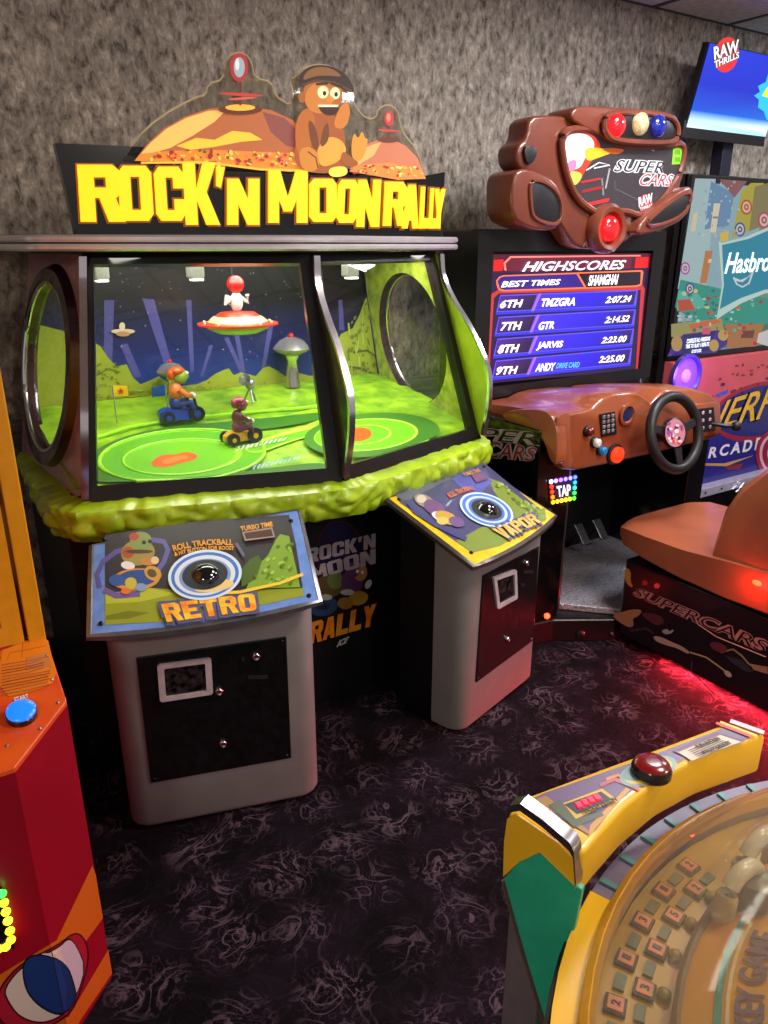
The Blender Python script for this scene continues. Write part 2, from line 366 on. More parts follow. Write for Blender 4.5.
# suspended ceiling: slab, tee bars and single tiles
ce = MB().bb(X0, X1, Y0, WY+.1, CEILZ+.03, CEILZ+.1).obj('ceiling', mat('ceiling_void', (60, 60, 64), .9), struct=True)
TW = .61; gx0 = 4.10-TW*11; gy1 = WY
bar = MB()
nx = int((X1-gx0)/TW)+1; ny = int((gy1-Y0)/TW)+1
for i in range(nx): bar.bb(gx0+i*TW-.012, gx0+i*TW+.012, Y0, WY, CEILZ-.004, CEILZ+.02)
for j in range(ny): bar.bb(gx0, X1, gy1-j*TW-.012, gy1-j*TW+.012, CEILZ-.0035, CEILZ+.018)
bar.obj('tee_bar_grid', mat('tee_bar', (70, 68, 74), .5), ce)
tm = mesh_only(MB().box((0, 0, 0), (TW-.03, TW-.03, .016), .003, 1), 'ceiling_tile', mat('ceiling_tile', (214, 210, 216), .9, bump=.4, bscale=90), False)
TROFF = [(11, 2), (8, 2), (7, 4), (9, 6), (7, 8), (1, 6)]  # unseen troffers added to brighten wall and cabinets, clear of the window reflections
for i in range(nx-1):
    for j in range(ny-1):
        if (i, j) in TROFF: continue
        inst('ceiling_tile', tm, ce, (gx0+(i+.5)*TW, gy1-(j+.5)*TW, CEILZ+.008))
for k, (i, j) in enumerate(TROFF):
    c = (gx0+(i+.5)*TW, gy1-(j+.5)*TW, CEILZ)
    t = thing('added_ceiling_light', 'square white troffer light added to the ceiling grid out of view', 'ceiling light', c, 'added ceiling troffers')
    h = TW/2-.02
    MB().ring([(c[0]+a*h, c[1]+b*h, CEILZ-.006) for a, b in ((-1, -1), (1, -1), (1, 1), (-1, 1))], [(c[0]+a*(h-.03), c[1]+b*(h-.03), CEILZ-.006) for a, b in ((-1, -1), (1, -1), (1, 1), (-1, 1))], (0, 0, .02)).obj('frame', mat('white_metal', (215, 215, 215), .4), t)
    MB().box((c[0], c[1], CEILZ+.006), (2*h-.06, 2*h-.06, .006)).obj('diffuser', mat('lit_diffuser', (240, 240, 235), .6, emis=(255, 244, 230), es=1.2), t)
    lamp('troffer_fill_lamp', 'AREA', (c[0], c[1], CEILZ-.012), LIGHT_CEIL, (1, .85, .70) if i <= 7 else (.95, .95, 1), TW-.1, parent=t)  # added fill light, warm on the left and cool on the right
# ================================================================ the big moon rally display cabinet
RX, SZ, TZ = 1.09, .90, 1.575         # centre line, sill height, underside of the canopy
A0, M0, B0 = Vector((.365, 2.19, SZ)), Vector((RX, 1.975, SZ)), Vector((1.805, 2.18, SZ))
A1, M1, B1 = Vector((.48, 2.36, TZ)), Vector((RX, 2.145, TZ)), Vector((1.70, 2.36, TZ))
C0, C1 = Vector((.31, 2.93, SZ)), Vector((.43, 2.93, TZ))       # back corners, left side
D0, D1 = Vector((1.85, 2.93, SZ)), Vector((1.74, 2.93, TZ))
R = thing('arcade_display_cabinet', 'tall moon rally arcade cabinet with glass windows, lime rock rim and glowing yellow sign', 'arcade machine', (RX, 2.45, 0))
# black lower body
lowL = [(.30, 2.90), (.31, 2.215), (.80, 2.13), (1.38, 2.13), (1.84, 2.215), (1.85, 2.90)]
MB().prism([(x, y, 0.0) for x, y in lowL], (0, 0, .87)).obj('lower_body', BLACKP, R)
PLOW = py(2.13)
# rock rim
rim_path = [(.295, 2.93), (.275, 2.55), (.275, 2.24), (.33, 2.135), (.50, 2.07), (.80, 1.985), (1.02, 1.93), (RX, 1.92), (1.16, 1.93), (1.38, 1.985), (1.66, 2.07), (1.82, 2.125), (1.875, 2.23), (1.875, 2.55), (1.86, 2.93)]
def along(path, t):
    P = [Vector((p[0], p[1], 0)) for p in path]; ls = [(P[i+1]-P[i]).length for i in range(len(P)-1)]; d = t*sum(ls)
    for i, l in enumerate(ls):
        if d <= l or i == len(ls)-1: return P[i].lerp(P[i+1], min(1, d/l)), (P[i+1]-P[i]).normalized()
        d -= l
def rimfn(u, v):
    p, t = along(rim_path, u); n = Vector((t.y, -t.x, 0))     # outward
    if v < .72:
        k = v/.72; z = .795+.095*k; out = .012*math.sin(k*math.pi)-.018*(1-k)
    else:
        k = (v-.72)/.28; z = .89+.014*math.sin(k*1.5); out = -.075*k
    c = noise.voronoi(Vector((p.x*17+p.y*3, p.y*17, z*17)))[0]
    b = min(.016, (c[1]-c[0])*.03)+noise.noise(Vector((p.x*40, p.y*40, z*40)))*.004
    return p+n*(out+b)+Vector((0, 0, z+.3*b*(v >= .72)))
LIME = mat('lime_rock', (150, 182, 22), .32, c2=(178, 208, 40), scale=14, coat=.35)
MB().grid(rimfn, 330, 22).obj('rock_rim', LIME, R, smooth=True)
# sill plate under the glass
MB().prism([C0+Vector((.01, 0, -.03)), A0+Vector((.02, .01, -.03)), M0+Vector((0, .02, -.03)), B0+Vector((-.02, .01, -.03)), D0+Vector((-.01, 0, -.03))], (0, 0, .028)).obj('sill_plate', BLACKP, R)
# canopy slab with two chrome edge strips
cpoly = [(.28, 2.97), (.335, 2.36), (.365, 2.325), (RX-.08, 2.105), (RX+.08, 2.105), (1.775, 2.325), (1.805, 2.36), (1.87, 2.97)]
MB().prism([(x, y, 1.582) for x, y in cpoly], (0, 0, .046)).obj('canopy_slab', BLACKP, R)
off = []
for k, z in enumerate((1.593, 1.617)):
    MB().tube([(x, y-.002, z) for x, y in cpoly], .0105, 8).obj('chrome_edge_strip', mat('satin_chrome', (232, 226, 230), .3, .65, var=.02), R, smooth=True)
# windows: black frame and pane
FRAME = mat('black_frame', (16, 14, 15), .3, var=.1)
GLASS = clear_mat('window_glass', (250, 252, 250), .055)
for a0, b0, a1, b1 in ((A0, M0, A1, M1), (M0, B0, M1, B1)):
    n = (b0-a0).cross(a1-a0).normalized()
    if n.y > 0: n = -n
    def q(s, t): return a0.lerp(b0, s).lerp(a1.lerp(b1, s), t)
    fr = MB().ring([q(0, 0)-n*.02, q(1, 0)-n*.02, q(1, 1)-n*.02, q(0, 1)-n*.02], [q(.045, .065)-n*.02, q(.945, .065)-n*.02, q(.945, .955)-n*.02, q(.045, .955)-n*.02], n*.035).obj('window_frame', FRAME, R)
    MB().prism([q(.04, .06), q(.95, .06), q(.95, .96), q(.04, .96)], n*.004).obj('window_pane', GLASS, R)
# S-shaped fins with chrome edges at the two corners and on the centre line
FINP = [(1.57, .035), (1.50, .02), (1.42, .04), (1.334, .085), (1.25, .115), (1.168, .128), (1.077, .105), (1.0, .07), (.92, .028)]
FINM = mat('smoked_fin', (40, 36, 30), .25, var=.1, coat=.3)
def dense(pr):
    o = []
    for i in range(len(pr)-1):
        p0, p1, p2, p3 = pr[max(i-1, 0)], pr[i], pr[i+1], pr[min(i+2, len(pr)-1)]
        for k in range(4):
            t = k/4; f = lambda a, b, c, d: .5*((2*b)+(-a+c)*t+(2*a-5*b+4*c-d)*t*t+(-a+3*b-3*c+d)*t**3)
            o.append((p1[0]+(p2[0]-p1[0])*t, f(p0[1], p1[1], p2[1], p3[1])))
    return o+[pr[-1]]
for bot, top, d, m in ((M0, M1, (0, -1, 0), FINM), (A0, A1, (-.2, -.98, 0), mat('mauve_side', (170, 126, 134), .22, .1, coat=.5)), (B0, B1, (.2, -.98, 0), LIME)):
    d = Vector(d).normalized(); pr = dense(FINP)
    def base(z): return bot.lerp(top, (z-SZ)/(TZ-SZ))
    outer = [base(z)+d*o for z, o in pr]; innr = [base(z)-d*.01 for z, o in pr]
    s = Vector((d.y, -d.x, 0))*.006
    MB().loft([[a-s, b-s, b+s, a+s] for a, b in zip(outer, innr)]).obj('fin', m, R)
    MB().loft([[a-s*1.7+d*.001, a-s*1.7+d*.013, a+s*1.7+d*.013, a+s*1.7+d*.001] for a in outer]).obj('chrome_fin_edge', CHROME, R, smooth=True)
# sides with round portholes
SIDE = mat('mauve_panel', (178, 130, 136), .22, .1, coat=.6, var=.04)
for a0, a1, c0, c1, sx in ((A0, A1, C0, C1, -1), (B0, B1, D0, D1, 1)):
    def q(s, t): return a0.lerp(c0, s).lerp(a1.lerp(c1, s), t)
    cy, cz, NN = 2.585, 1.235, 56
    def surf(y, z):          # point of the side surface at (y, z)
        t = (z-SZ)/(TZ-SZ); p, r = a0.lerp(a1, t), c0.lerp(c1, t); s = (y-p.y)/(r.y-p.y); return p.lerp(r, s)
    def border(an):
        dy, dz = math.cos(an), math.sin(an); k = 0
        while k < 1:
            k += .004; y, z = cy+dy*k, cz+dz*k; t = (z-SZ)/(TZ-SZ)
            if not 0 <= t <= 1 or not a0.lerp(a1, t).y <= y <= 2.925: break
        z = min(TZ, max(SZ, z)); return surf(y, z)
    def circ_at(r): return [surf(cy+r*math.cos(2*math.pi*i/NN), cz+r*math.sin(2*math.pi*i/NN)) for i in range(NN)]
    out = [border(2*math.pi*i/NN) for i in range(NN)]; vx = Vector((sx, 0, 0))
    MB().ring(out, circ_at(.262), vx*.012).obj('side_panel', SIDE, R)
    MB().ring([p.lerp(surf(cy, cz), .05)-vx*.006 for p in out], [p-vx*.006 for p in circ_at(.262)], -vx*.004).obj('side_liner', mat('lime_print', (120, 140, 30), .6, c2=(176, 186, 60), scale=22), R)
    P = circ_at(.29)
    ring = MB()
    ring.loft([[surf(cy+r*math.cos(2*math.pi*i/NN), cz+r*math.sin(2*math.pi*i/NN))+vx*h for r, h in ((.26, -.01), (.26, .03), (.27, .04), (.30, .036), (.312, .012))] for i in range(NN)], closed=False, loop=True)
    ring.obj('porthole_ring', mat('maroon_ring', (62, 38, 40), .25, .3, coat=.5), R, smooth=True)
    MB().tube([p+vx*.03 for p in circ_at(.258)], .007, 8, closed=True).obj('chrome_porthole_trim', CHROME, R, smooth=True)
    MB().loft([[surf(cy, cz)+vx*.012]*NN, [p+vx*.012 for p in circ_at(.26)]], cap0=False, cap1=False).obj('porthole_pane', GLASS, R)
# back, playfield and painted backdrop
MB().prism([(.305, 2.935, .87), (1.855, 2.935, .87), (1.735, 2.935, 1.60), (.435, 2.935, 1.60)], (0, .02, 0)).obj('back_board', BLACKP, R)
PF = plane3((RX, 1.98, .912), (RX+1, 1.98, .912), (RX, 2.9, 1.055))
def pfz(y): return .912+(y-1.98)*(1.055-.912)/.92
def inside_x(y):
    f = min(1, max(0, (y-1.985)/.205)); return (.02+.72*f) if y < 2.19 else .74
def pffn(u, v):
    y = 2.0+v*.91; hw = min(.745, .06+(y-1.99)*3.3) if y < 2.2 else .745
    x = RX+(u*2-1)*hw; b = noise.noise(Vector((x*9, y*9, 0)))*.008+noise.noise(Vector((x*32, y*32, 4)))*.005
    return (x, y, pfz(y)-.006+min(.003, b))
MB().grid(pffn, 90, 60).obj('playfield', mat('lime_playfield', (104, 158, 8), .45, c2=(164, 210, 30), scale=13), R, smooth=True)
G1, G2, G3, G4 = (58, 120, 10), (96, 178, 14), (150, 226, 30), (186, 240, 70)
OR = (238, 92, 20)
sh = []
def loopband(cx, cy, rx, ry, w, c, a=0): sh.append((E(cx, cy, rx, ry, a, 36), c))
sh += [(smooth_px([(92, 452), (120, 438), (160, 428), (205, 424), (250, 420), (300, 415), (322, 412), (322, 420), (280, 428), (225, 434), (170, 437), (120, 449), (93, 464)]), G1)]
sh += [(E(182, 457, 84, 27, -4, 36), G4), (E(182, 457, 81, 25, -4, 36), G2), (E(182, 458, 60, 18, -4, 36), G3), (E(180, 458, 56, 16, -4, 36), (112, 190, 18))]
sh += [(smooth_px([(95, 470), (130, 482), (200, 478), (260, 470), (325, 462), (328, 470), (262, 480), (190, 487), (110, 486), (93, 480)]), G1)]
sh += [(smooth_px([(240, 448), (285, 432), (325, 424), (328, 432), (292, 442), (255, 456)]), G4), (smooth_px([(243, 449), (287, 435), (325, 427), (327, 431), (290, 441), (255, 454)]), (104, 186, 20))]
sh += [(smooth_px([(150, 463), (163, 455), (176, 456), (186, 452), (199, 456), (195, 461), (180, 464), (168, 468), (154, 468)]), OR), (smooth_px([(160, 462), (172, 458), (185, 456), (190, 459), (178, 462), (166, 466)]), (250, 130, 50))]
for k in range(11):
    sh.append(([(236+k*4.6, 452-k*.9), (238.3+k*4.6, 451.6-k*.9), (241+k*4.6, 446.5-k*.7), (238.7+k*4.6, 447-k*.7)], (224, 224, 214)))
    sh.append(([(252+k*4.4, 471-k*.9), (254.3+k*4.4, 470.5-k*.9), (257+k*4.4, 465.5-k*.7), (254.7+k*4.4, 466-k*.7)], (150, 176, 214)))
sh += [(E(372, 437, 68, 22, -4, 36), (66, 128, 22)), (E(366, 437, 52, 16, -4, 36), G4), (E(365, 437, 50, 15, -4, 36), (116, 200, 20)), (E(362, 437, 30, 10, -4, 30), G4), (E(361, 437, 28, 9, -4, 30), (110, 200, 22)), (E(359, 437, 13, 7, -6), OR)]
def clip_pf(pts):
    o = []
    for u, v in pts:
        p = PF.at(u, v); y = min(2.9, max(2.02, p.y)); hw = min(.735, max(.05, .06+(y-2.01)*3.2)); x = min(RX+hw, max(RX-hw, p.x)); o.append((x, y))
    return o
class PFX(Plane):
    def at(s, x, y, lift=0): return Vector((x, y, pfz(y)+lift))
art('track_print', R, PFX(PF.p, PF.n), sh, PRINT, lift=.002, step=.0002, clip=clip_pf)
def ridge(pts, r=.006, closed=False):
    P = [Vector((x, y, pfz(y)+.003)) for x, y in clip_pf(pts)]
    MB().tube(P, r, 6, closed=closed).obj('track_ridge', mat('lime_ridge', (160, 234, 40), .4), R, smooth=True)
ridge(E(182, 457, 83, 26, -4, 40), closed=True); ridge(E(182, 458, 59, 17.5, -4, 40), .004, True)
ridge([(92, 440), (130, 428), (180, 420), (240, 414), (300, 409), (324, 406)]); ridge([(100, 488), (180, 489), (260, 481), (326, 471)])
ridge(E(366, 437, 52, 16, -4, 36), closed=True); ridge([(348, 459), (400, 452), (450, 438)], .005)
# backdrop print on the back board
PB = py(2.93)
NAVY, BLUE = (10, 12, 34), (30, 52, 150)
bd = [([(-60, 240), (480, 240), (480, 300), (-60, 300)], (14, 15, 22)), ([(-60, 300), (480, 300), (480, 345), (-60, 345)], [(16, 17, 28), (16, 17, 28), (24, 34, 96), (24, 34, 96)]), ([(-60, 345), (480, 345), (480, 420), (-60, 420)], [(24, 34, 96), (24, 34, 96), (44, 74, 180), (44, 74, 180)])]
for q in ([(104, 300), (114, 300), (112, 362), (104, 362)], [(142, 298), (154, 300), (171, 362), (164, 364)], [(120, 345), (127, 343), (141, 376), (134, 378)], [(186, 300), (191, 300), (194, 372), (190, 372)], [(209, 345), (213, 345), (203, 376), (200, 376)], [(224, 338), (228, 337), (244, 372), (240, 373)], [(234, 335), (239, 335), (245, 372), (242, 373)], [(268, 325), (273, 325), (265, 368), (261, 368)], [(338, 300), (342, 300), (344, 330), (339, 330)]):
    bd.append((q, (84, 80, 158)))
for k in range(90):
    x, y = random.uniform(92, 330), random.uniform(268, 360); r = random.uniform(.25, .7); bd.append((E(x, y, r, r, 0, 5), (210, 214, 230)))
YL, YD = (160, 172, 52), (112, 124, 30)
bd += [([(-60, 300), (60, 330), (93, 342), (100, 346), (108, 358), (116, 366), (126, 364), (133, 378), (140, 384), (150, 380), (158, 376), (168, 382), (180, 386), (196, 384), (206, 380), (214, 374), (222, 370), (228, 368), (233, 375), (240, 372), (248, 374), (255, 376), (262, 368), (268, 366), (276, 370), (286, 377), (296, 372), (310, 376), (326, 366), (340, 334), (352, 328), (358, 316), (364, 300), (372, 288), (380, 276), (400, 268), (430, 300), (480, 330), (480, 420), (-60, 420)], YL)]
bd += [([(84, 404), (120, 398), (165, 392), (200, 396), (240, 390), (330, 392), (330, 398), (240, 396), (200, 402), (150, 400), (84, 412)], YD), ([(60, 410), (340, 398), (480, 398), (480, 430), (60, 430)], (150, 190, 40))]
for k in range(70):
    x, y = random.uniform(92, 330), random.uniform(382, 398); bd.append((E(x, y, random.uniform(.6, 1.6), random.uniform(.5, 1.1), 0, 8), YD))
for k in range(24):
    x, y = random.uniform(92, 118), random.uniform(362, 398); bd.append((E(x, y, random.uniform(.7, 1.8), random.uniform(.7, 1.5), 0, 8), YD))
for k in range(40):
    x = random.uniform(342, 380); y = random.uniform(330-(x-342)*1.2, 390); bd.append((E(x, y, random.uniform(.8, 2), random.uniform(1, 3), 20, 8), YD))
bd += [(L([(352, 352), (366, 350), (374, 356)], 2), (84, 96, 24)), (L([(346, 366), (360, 368), (372, 374)], 2), (84, 96, 24)), (L([(94, 376), (108, 368), (120, 372)], 1), (104, 110, 30))]
for k in range(70):
    x = random.uniform(92, 330); y = random.uniform(386, 402); bd.append((L([(x, y), (x+random.uniform(2, 7), y+random.uniform(-3, 3)), (x+random.uniform(7, 12), y+random.uniform(-2, 4))], random.uniform(.5, 1.3)), random.choice([(186, 196, 76), (128, 140, 36), (172, 184, 60), (110, 126, 30)])))
for k in range(50):
    x = random.uniform(346, 384); y = random.uniform(320-(x-346)*1.1, 395); bd.append((L([(x, y), (x+random.uniform(-1, 2), y+random.uniform(5, 12))], random.uniform(.6, 1.6)), random.choice([(186, 196, 76), (128, 140, 36), (176, 190, 64), (110, 126, 30)])))
# little printed saucer
bd += [(E(122, 331, 12, 2.6), (222, 190, 160)), (E(122, 333.5, 7, 2.5), (190, 140, 110)), (E(121, 326, 3, 4), (226, 206, 180))]
bl_, br_ = half(pix((.445, 2.93, 1.6)), pix((.325, 2.93, .9)), True), half(pix((1.725, 2.93, 1.6)), pix((1.835, 2.93, .9)), False)
bt_ = half(pix((.3, 2.93, 1.575)), pix((1.9, 2.93, 1.575)), False)
def clip_bd(p):
    for f in (bl_, br_, bt_):
        if len(p) > 2: p = f(p)
    return p
art('painted_backdrop', R, PB, bd, PRINT, lift=.003, step=.00004, clip=clip_bd)
# lamps hanging under the canopy
for u, v, yy in ((195, 271, 2.50), (350, 270, 2.45), (100, 272, 2.62)):
    p = py(yy).at(u, v)
    lb = MB().box(p, (.05, .05, .05), .008).obj('lamp_housing', mat('lamp_reflector', (96, 96, 88), .35, .0, var=.01, scale=4), R)
    MB().box((p.x, p.y, p.z+.036), (.014, .014, .04)).obj('lamp_stem', BLACKP, lb)
    MB().box((p.x, p.y-.01, p.z-.027), (.036, .036, .006), .001).obj('lamp_lens', mat('lamp_lens_lit', (255, 255, 240), .3, emis=(255, 255, 236), es=2.2), lb)
lamp('display_lamp', 'AREA', (RX, 2.45, 1.565), 13, (1, .98, .86), 1.1, .32, parent=R)
# ---------------------------------------------------------------- sign on top
PM = py(2.36)
sg = [PM.at(*p) for p in ((55, 143), (148, 147), (172, 163), (300, 170), (345, 168), (402, 180), (445, 172), (441, 238), (77, 238))]
MB().prism(sg, (0, .035, 0)).obj('sign_board', BLACKG, R)
AC = smooth_px([(118, 168), (135, 140), (160, 116), (196, 97), (206, 95), (208, 84), (224, 79), (226, 62), (232, 53), (245, 53), (252, 62), (254, 78), (272, 82), (275, 96), (292, 106), (294, 92), (290, 80), (299, 74), (312, 64), (332, 66), (347, 76), (354, 92), (354, 106), (368, 120), (377, 117), (378, 109), (388, 104), (398, 110), (400, 124), (404, 134), (418, 150), (426, 180)], 1)
MB().prism([PM.at(u, v) for u, v in AC], (0, .006, 0)).obj('acrylic_topper', clear_mat('clear_acrylic', (232, 228, 218), .10, .05, haze=.05), R)
MB().tube([PM.at(u, v, -.003) for u, v in AC], .0028, 5, closed=False).obj('acrylic_edge', mat('acrylic_edge', (196, 184, 150), .3, emis=(255, 220, 150), es=.12), R, smooth=True)
T1, T2, T3 = (214, 128, 36), (158, 84, 40), (96, 48, 28)
dm = [([(134, 161), (146, 145), (163, 129), (184, 117), (208, 109), (240, 106), (270, 110), (292, 120), (306, 138), (312, 168), (290, 171), (259, 168), (204, 161)], (178, 100, 58)),
      ([(138, 157), (150, 143), (166, 129), (186, 118), (208, 111), (226, 110), (214, 122), (192, 136), (170, 148)], (244, 190, 96)),
      ([(262, 112), (284, 118), (300, 134), (304, 150), (286, 146), (270, 132)], (136, 74, 66)),
      ([(176, 146), (196, 138), (214, 140), (232, 131), (250, 133), (262, 140), (240, 142), (214, 147), (190, 150)], (246, 196, 60)),
      ([(134, 161), (140, 154), (170, 151), (210, 150), (260, 152), (308, 154), (312, 168), (290, 172), (259, 169), (204, 162)], (222, 136, 48))]
for k in range(110):
    x = random.uniform(150, 306); dm.append((E(x, 156+random.uniform(-7, 7)+(x-150)*.03, random.uniform(1, 3.2), random.uniform(.8, 2.2), random.uniform(0, 90), 7), random.choice([(192, 62, 40), (236, 170, 60), (226, 120, 90), (150, 50, 40), (250, 210, 110), (120, 90, 40)])))
dm += [(L([(140, 163), (204, 162.5), (259, 169.5), (310, 171)], 2.2), (250, 190, 60)), (E(239, 110, 22, 5), T3), (E(239, 108, 15, 3.2), (250, 180, 60)),
       (L([(239, 106), (239, 70)], 2.2), (96, 40, 36)), (E(240, 95, 22, 1.6, 3), (190, 60, 50)), (E(241, 99, 14, 1.3, -4), (206, 90, 70)), (E(238, 68, 9, 14.5), (170, 46, 48)), (E(238, 68, 5.5, 10), (150, 170, 176)), (E(236, 65, 2, 6), (214, 226, 226))]
dm += [([(348, 172), (352, 158), (362, 146), (376, 140), (390, 139), (404, 146), (416, 158), (424, 178), (400, 180)], (190, 112, 80)), ([(352, 168), (356, 156), (366, 147), (380, 142), (372, 156)], (230, 168, 96)), ([(350, 172), (354, 165), (390, 163), (420, 170), (424, 179), (396, 180)], (214, 130, 56))]
for k in range(45):
    x = random.uniform(352, 420); dm.append((E(x, 168+random.uniform(-4, 6)+(x-350)*.05, random.uniform(.8, 2.2), random.uniform(.7, 1.6), 0, 7), random.choice([(192, 62, 40), (236, 170, 60), (150, 50, 40), (250, 210, 110)])))
dm += [(E(387, 140, 11, 3), T3), (L([(387, 139), (387, 118)], 1.6), (96, 40, 36)), (E(387, 131, 11, 1.2, 4), (190, 60, 50)), (E(387, 119, 4.5, 7.5), (186, 44, 44)), (E(386.5, 118, 2, 4.5), (232, 120, 100))]
# cartoon figure leaning on the dome
dm += [(smooth_px([(292, 168), (294, 140), (296, 120), (306, 106), (320, 108), (336, 118), (344, 136), (342, 152), (346, 170), (318, 175)]), T2), (smooth_px([(294, 150), (293, 124), (302, 108), (312, 112), (314, 130), (308, 150), (302, 164)]), (178, 100, 36)),
       (smooth_px([(314, 150), (326, 136), (340, 140), (346, 152), (334, 164), (318, 168)]), (226, 158, 60)), (smooth_px([(326, 168), (345, 166), (346, 176), (328, 178)]), (240, 220, 80)),
       (smooth_px([(330, 128), (338, 106), (346, 102), (349, 114), (343, 130)]), (196, 118, 44)),
       (E(321, 95, 20, 20), (168, 96, 38)), (E(317, 99, 14, 15), (196, 120, 46)), (smooth_px([(297, 90), (297, 76), (308, 66), (330, 66), (346, 76), (354, 94), (344, 92), (330, 84), (312, 82)]), (50, 32, 22)), (smooth_px([(300, 82), (304, 72), (316, 67), (330, 69), (342, 78), (326, 76), (312, 77)]), (128, 84, 44)), (L([(300, 86), (314, 81), (332, 83), (350, 92)], 2), (90, 58, 34)), (smooth_px([(305, 118), (314, 126), (318, 150), (310, 150)]), (110, 62, 28)), (smooth_px([(326, 120), (320, 132), (318, 150), (328, 140)]), (110, 62, 28)), (smooth_px([(296, 150), (308, 146), (318, 156), (316, 172), (300, 172)]), (200, 128, 50)), (L([(306, 152), (314, 158), (316, 168)], 1.4), (110, 62, 28)),
       (E(321, 93, 5.5, 6.2), (244, 226, 170)), (E(333, 94, 5, 6), (244, 226, 170)), (E(322.5, 94, 1.8, 2.4), (30, 18, 12)), (E(334, 95, 1.8, 2.4), (30, 18, 12)), (L([(314, 85), (326, 84)], 2.4), (50, 28, 18)), (L([(329, 84), (340, 88)], 2.4), (50, 28, 18)),
       (smooth_px([(314, 105), (326, 106), (338, 105), (334, 116), (322, 116)]), (60, 26, 18)), (L([(316, 106.5), (336, 106.5)], 2.2), (240, 226, 190)), (E(328, 100, 4, 3.2), (206, 130, 60)), (E(300, 98, 3.5, 5.5), (160, 90, 36)),
       (smooth_px([(350, 160), (349, 145), (352, 132), (356, 140), (360, 130), (363, 140), (366, 138), (364, 152), (358, 162)]), (214, 140, 50)), (smooth_px([(340, 150), (350, 158), (358, 164), (350, 168), (338, 164)]), (150, 84, 34))]
art('dome_and_figure_print', R, PM, dm, print_mat('backlit_print', .6, es=.62), lift=.004, step=.00005)
YEL = mat('backlit_yellow', (240, 200, 20), .4, emis=(255, 190, 10), es=1.1, var=.02)
ORO = mat('backlit_orange', (120, 70, 10), .4, emis=(170, 96, 10), es=.32, var=.02)
LET = [('R', 79, 165, 122, 222), ('O', 119, 166, 152, 221), ('C', 155, 167, 184, 221), ('K', 184, 163, 217, 225), ("'", 214, 167, 224, 188), ('N', 226, 179, 258, 225), ('M', 267, 171, 306, 223), ('O', 308, 179, 335, 222), ('O', 335.5, 180, 355, 223), ('N', 355.5, 180, 378, 227), ('R', 382, 182, 404, 226), ('A', 401, 185, 417, 228.5), ('L', 418, 187, 427, 228.5), ('L', 427.5, 188.5, 435, 228.5), ('Y', 432, 189, 442, 228.5)]
for ch, x0, y0, x1, y1 in LET:
    sk = 2.5 if x0 < 200 else (0 if x0 < 330 else -1.5)
    qd = [(x0-sk, y0), (x1-sk, y0), (x1+sk*.4, y1), (x0+sk*.4, y1)]
    lt = block_letter('letter', R, PM, ch, qd, YEL, depth=.006, lift=.006)
    block_letter('letter_outline', lt, PM, ch, qd, ORO, depth=.002, lift=.002, grow=1.9)
lamp('sign_back_lamp', 'AREA', (RX, 2.44, 1.72), 9.0, (1, .70, .36), 1.2, .1, rot=(math.radians(-90), 0, 0), parent=R)
# ---------------------------------------------------------------- logo on the lower body
lg = [(E(341, 556, 25, 36, -8, 30), (70, 22, 40)), (E(341, 556, 23, 34, -8, 30), (26, 18, 66))]
lg += [(E(330, 585, 13, 12), (96, 74, 40)), (E(335, 580, 8, 9), (104, 120, 64)), (E(323, 606, 15, 10, -10), (40, 66, 100)), (E(322, 606, 8, 4), (28, 40, 70)), (E(352, 582, 11, 13), (90, 52, 96)), (E(360, 572, 7, 9), (176, 128, 70)), (E(352, 570, 7, 8), (96, 56, 100)), (E(358, 598, 10, 7, -15), (176, 132, 40)), (E(345, 603, 8, 6), (150, 110, 36)), (E(368, 584, 3, 5, 30), (200, 196, 200)), (E(326, 597, 6, 3), (180, 176, 170)), (E(347, 592, 7, 3), (186, 180, 180)), (E(357, 571, 1.4, 1.8), (240, 240, 230)), (E(362, 572, 1.2, 1.6), (240, 240, 230))]
art('logo_print', R, PLOW, lg, PRINT)
GREYINK = mat('grey_ink', (176, 160, 172), .5)
block_word('logo_letter', R, PLOW, "ROCK'N", [(306, 549), (375, 533), (375, 547), (306, 563)], GREYINK, widths={"'": .4})
block_word('logo_letter', R, PLOW, "MOON", [(309, 567), (375, 548), (375, 563), (312, 579)], GREYINK)
block_word('logo_letter', R, PLOW, "RALLY", [(311, 622), (376, 603), (373, 625), (309, 644)], mat('orange_ink', (226, 96, 14), .5, c2=(240, 160, 20), scale=14))
text('maker_lettering', R, PLOW, "ICE", [(338, 640), (349, 636), (347, 642), (336, 647)], WHITEINK, bold=.03, shear=.3, lift=.003)
# speaker grille slots on the right lower face
PRF = plane3((1.38, 2.13, 0), (1.84, 2.215, 0), (1.38, 2.13, 1))
for k in range(8):
    t = k-3.5; h = 15*math.sqrt(1-(t/4.6)**2)
    c = (424+t*3.1, 590.5+t*.4)
    pl = [PRF.at(c[0]-h*.38-1.0, c[1]-h*.92), PRF.at(c[0]-h*.38+1.0, c[1]-h*.92), PRF.at(c[0]+h*.38+1.0, c[1]+h*.92), PRF.at(c[0]+h*.38-1.0, c[1]+h*.92)]
    MB().prism(pl, PRF.n*.003).obj('speaker_slot', mat('grille_grey', (120, 118, 124), .5), R)
